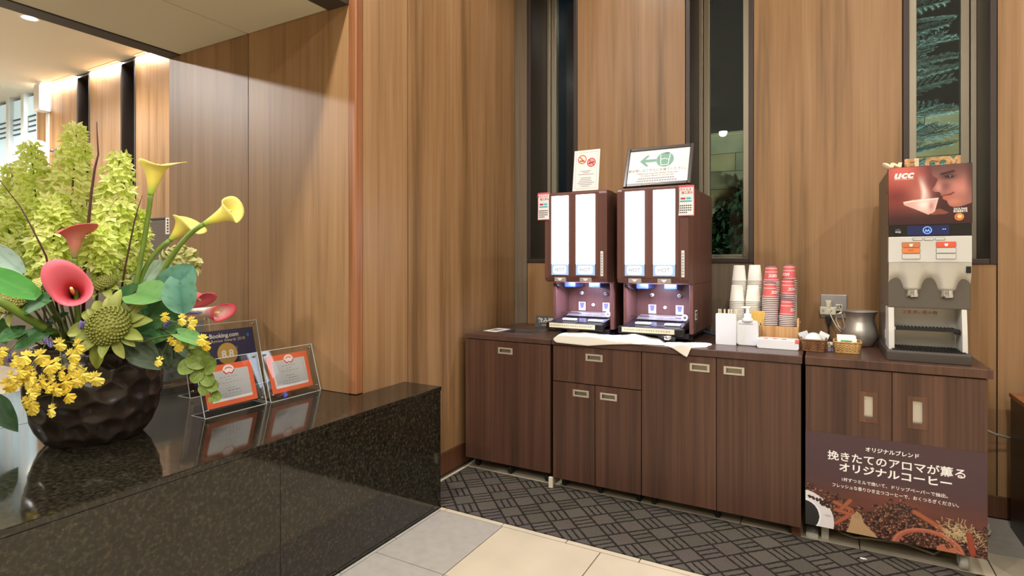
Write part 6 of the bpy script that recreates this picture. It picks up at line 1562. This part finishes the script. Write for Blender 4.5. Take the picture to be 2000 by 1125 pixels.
def mum(label, c, d, rad, facing):
    p = at(*c, d); t = thing('chrysanthemum', label, 'flower', p, group='green blooms in the vase'); T = frame_to(R * facing[0] + F * facing[1] + UP * facing[2])
    for k in range(110):
        f_ = (k + .5) / 110; th_ = math.acos(1 - 1.7 * f_); an = k * 2.399
        dr = T @ Vector((math.sin(th_) * math.cos(an), math.sin(th_) * math.sin(an), math.cos(th_)))
        q = dr * rad * 0.80
        put(PT[2], 'petal', t, mat4=Matrix.Translation(q) @ frame_to(dr) @ Matrix.Rotation(an * 1.3, 4, 'Z') @ Matrix.Rotation(-0.75, 4, 'Y') @ Matrix.Translation((-0.3 * rad * .5, 0, 0)) @ Matrix.Scale(rad * 0.52, 4))
    M().lathe([(0.0, -rad * .75), (rad * .55, -rad * .55), (rad * .8, 0), (rad * .55, rad * .55), (0, rad * .75)], 16).build('heart', BEADY, t)
    M().tube(bez((0, 0, 0), T @ Vector((0, 0, -0.12)), root_for(p) - p, 8), 0.005, 7).build('stem', STEMD, t)
    for k in range(6):
        an = 2 * PI * k / 6; put(PT[0], 'bract', t, mat4=T @ Matrix.Translation((0, 0, -rad * .7)) @ Matrix.Rotation(an, 4, 'Z') @ Matrix.Rotation(0.5, 4, 'Y') @ Matrix.Scale(rad * 1.0, 4))
mum('green chrysanthemum ball beneath the longest yellow calla', (352, 516), 0.15, 0.074, (0.5, -0.4, 0.7))

# ---- yellow orchid sprays
ORCH = random_mat('yellow_orchid_petal', (228, 196, 56), (246, 226, 104), 0.55, 0.3)
om = M()
lobe = []
for k in range(15):
    a = PI * (k / 14) - PI / 2 ; r_ = 0.58 + 0.06 * math.sin(k * 2.6); lobe.append((0.34 + r_ * math.cos(a) * 1.0, r_ * math.sin(a), -0.14 + 0.12 * math.cos(k * 1.9)))
om.add([(0.0, 0.0, 0.0), (0.30, 0.0, 0.14)] + lobe, [(1, i + 2, i + 3) for i in range(14)] + [(0, 2, 1), (1, 16, 0)])
for an, L_, wd in ((1.9, 0.62, 0.17), (-1.9, 0.62, 0.17), (2.65, 0.55, 0.14), (-2.65, 0.55, 0.14), (3.14, 0.5, 0.13)):
    ca, sa = math.cos(an), math.sin(an); om.add([(0, 0, 0), (0.5 * L_ * ca - wd * sa, 0.5 * L_ * sa + wd * ca, 0.10), (L_ * ca, L_ * sa, 0.02), (0.5 * L_ * ca + wd * sa, 0.5 * L_ * sa - wd * ca, 0.10)], [(0, 1, 2, 3)])
OM = om.mesh('orchid_flower', ORCH)
def orchid(label, spine, flowers, size):
    """spine: stem pixels with depth; flowers: (px, py) places, joined to the nearest point of the spine"""
    o_ = VC + Vector((0, 0, 0.29)); t = thing('orchid_spray', label, 'orchid', o_, group='yellow orchid sprays')
    sp_ = [at(x, y, d) - o_ for x, y, d in spine]
    M().tube(sp_, 0.0022, 6).build('stem', STEMD, t)
    for k, (x, y) in enumerate(flowers):
        dd_ = min(spine, key=lambda s: (s[0] - x) ** 2 + (s[1] - y) ** 2); p = at(x, y, dd_[2] - 0.02 + random.uniform(-.02, .015)) - o_
        n_ = at(dd_[0], dd_[1], dd_[2]) - o_; M().tube([n_, (n_ + p) / 2 + UP * 0.004, p], 0.0011, 4).build('flower_stalk', STEMD, t)
        z = (-F + R * random.uniform(-.5, .5) + UP * random.uniform(-.1, .6)).normalized(); x_ = (-UP + R * random.uniform(-.7, .7)); x_ = (x_ - z * x_.dot(z)).normalized(); y_ = z.cross(x_)
        put(OM, 'orchid_flower', t, mat4=Matrix.Translation(p) @ Matrix(((x_.x, y_.x, z.x), (x_.y, y_.y, z.y), (x_.z, y_.z, z.z))).to_4x4() @ Matrix.Scale(size * random.uniform(.85, 1.15), 4))
orchid('yellow orchid spray cascading over the front of the dark vase', [(118, 648, -0.14), (120, 668, -0.23), (118, 700, -0.26), (100, 735, -0.28), (104, 770, -0.28), (102, 800, -0.28)],
       [(116, 668), (140, 690), (152, 672), (142, 706), (150, 720), (110, 706), (94, 712), (100, 726), (128, 742), (152, 738), (186, 735), (108, 756), (132, 768), (102, 797), (64, 782), (60, 766), (70, 748), (84, 740), (122, 722), (160, 728), (96, 752)], 0.034)
orchid('yellow orchid spray hanging over the outer side of the vase', [(100, 650, -0.12), (80, 690, -0.22), (56, 720, -0.26), (40, 740, -0.26), (56, 770, -0.26), (62, 800, -0.26)],
       [(78, 692), (52, 694), (56, 722), (34, 742), (14, 748), (22, 732), (44, 728), (66, 735), (40, 722), (54, 742), (62, 795), (50, 782), (70, 758)], 0.034)
orchid('small yellow orchid spray near the outer leaves', [(60, 650, -0.14), (30, 670, -0.22), (16, 690, -0.24)], [(6, 684), (2, 700), (28, 694), (30, 706)], 0.025)
orchid('yellow orchid spray beside the drooping crimson calla', [(300, 620, -0.17), (350, 630, -0.21), (385, 650, -0.22), (408, 668, -0.22)], [(322, 616), (356, 620), (374, 624), (372, 648), (396, 660), (404, 672), (334, 664), (346, 672), (376, 634), (312, 702)], 0.026)

# ---- trailing vine
VL = leaf_mesh('vine_leaf', 'round', (92, 112, 42), (112, 130, 56), (136, 148, 80), 0.15, 0.1)
t = thing('trailing_vine', 'round-leaved green vine trailing down before the orange certificate', 'vine', o_)
vs = [(310, 640, -0.10), (350, 660, -0.17), (376, 692, -0.19), (394, 722, -0.20), (404, 752, -0.20), (414, 775, -0.20)]
M().tube([at(*q) - o_ for q in vs], [0.0035, 0.0035, 0.003, 0.0026, 0.002, 0.0014], 6).build('stem', STEMD, t)
for bx, tip_, wd in (((368, 690), (405, 708), 1.0), ((385, 712), (345, 720), 1.0), ((395, 722), (418, 704), 1.05), ((396, 725), (372, 745), 1.0), ((398, 728), (412, 752), .9), ((402, 745), (398, 772), 1.0), ((406, 748), (424, 758), .9), ((412, 770), (430, 778), .85), ((412, 772), (414, 786), .7), ((360, 680), (366, 662), .9), ((350, 664), (392, 668), .7)):
    dd_ = min(vs, key=lambda s: (s[0] - bx[0]) ** 2 + (s[1] - bx[1]) ** 2)[2]; a, b = at(*bx, dd_) - o_, at(*tip_, dd_ - 0.02) - o_
    x = b - a; L_ = x.length; x.normalize(); nr = -F + R * random.uniform(-.4, .4) + UP * 0.4; y = nr.cross(x).normalized(); z = x.cross(y)
    put(VL, 'vine_leaf', t, mat4=Matrix.Translation(a) @ Matrix(((x.x, y.x, z.x), (x.y, y.y, z.y), (x.z, y.z, z.z))).to_4x4() @ Matrix.Diagonal((L_, L_ * wd, L_, 1)))

# ---- twigs and lavender
def twig(label, pts_, r0):
    o = M().tube([at(*q) for q in pts_], [r0 * (1 - 0.75 * i / (len(pts_) - 1)) for i in range(len(pts_))], 7).build('bare_twig', TWIG); tag(o, label, 'twig', 'bare twigs in the vase')
twig('tall bare brown twig standing between two lime spikes', [(162, 680, -0.02), (164, 540, -0.06), (170, 470, -0.07), (178, 380, -0.08), (185, 330, -0.08), (192, 302, -0.08), (190, 265, -0.08), (189, 238, -0.08)], 0.0065)
twig('thin bare twig leaning outwards past the lime spikes', [(120, 640, 0.0), (90, 500, -0.13), (60, 440, -0.15), (40, 404, -0.15), (-10, 340, -0.15)], 0.004)
twig('short bare twig beside the highest calla stem', [(225, 640, 0.0), (245, 520, -0.04), (262, 435, -0.05), (270, 405, -0.05), (278, 382, -0.05)], 0.004)
twig('short bare twig under the pale round leaf', [(200, 670, 0.0), (240, 590, -0.08), (262, 572, -0.10), (278, 558, -0.10)], 0.004)
LAV = mat('lavender_bud', (112, 100, 150), 0.7)
for k, (x, y, x2, y2, d) in enumerate(((88, 662, 104, 678, -0.20), (158, 640, 162, 628, -0.22), (18, 706, 26, 686, -0.22), (322, 638, 332, 626, -0.12), (362, 612, 392, 610, -0.13))):
    a, b = at(x, y, d), at(x2, y2, d); m = M()
    for q in range(26):
        f_ = q / 26; an = q * 2.4; c = a + (b - a) * f_ + (R * math.cos(an) + F * math.sin(an)) * 0.006; s_ = 0.0042
        m.add([c + Vector(v) * s_ for v in ((1, 0, 0), (-1, 0, 0), (0, 1, 0), (0, -1, 0), (0, 0, 1.4), (0, 0, -1.4))], [(0, 2, 4), (2, 1, 4), (1, 3, 4), (3, 0, 4), (2, 0, 5), (1, 2, 5), (3, 1, 5), (0, 3, 5)])
    t = thing('lavender_sprig', ('small lavender sprig above the yellow orchids', 'small lavender sprig beside the green bloom', 'small lavender sprig at the outer orchids', 'small lavender sprig above the slate leaves', 'small lavender sprig under the crimson calla')[k], 'lavender', VC + Vector((0, 0, 0.29)), group='lavender sprigs')
    o = m.build('buds', LAV, t, loc=tuple(-(VC + Vector((0, 0, 0.29)))))
    r0 = root_for(a) - o_; M().tube([r0, (r0 + a - o_) * .5 + UP * .03, a - o_, b - o_], 0.0015, 5).build('stalk', STEMD, t)
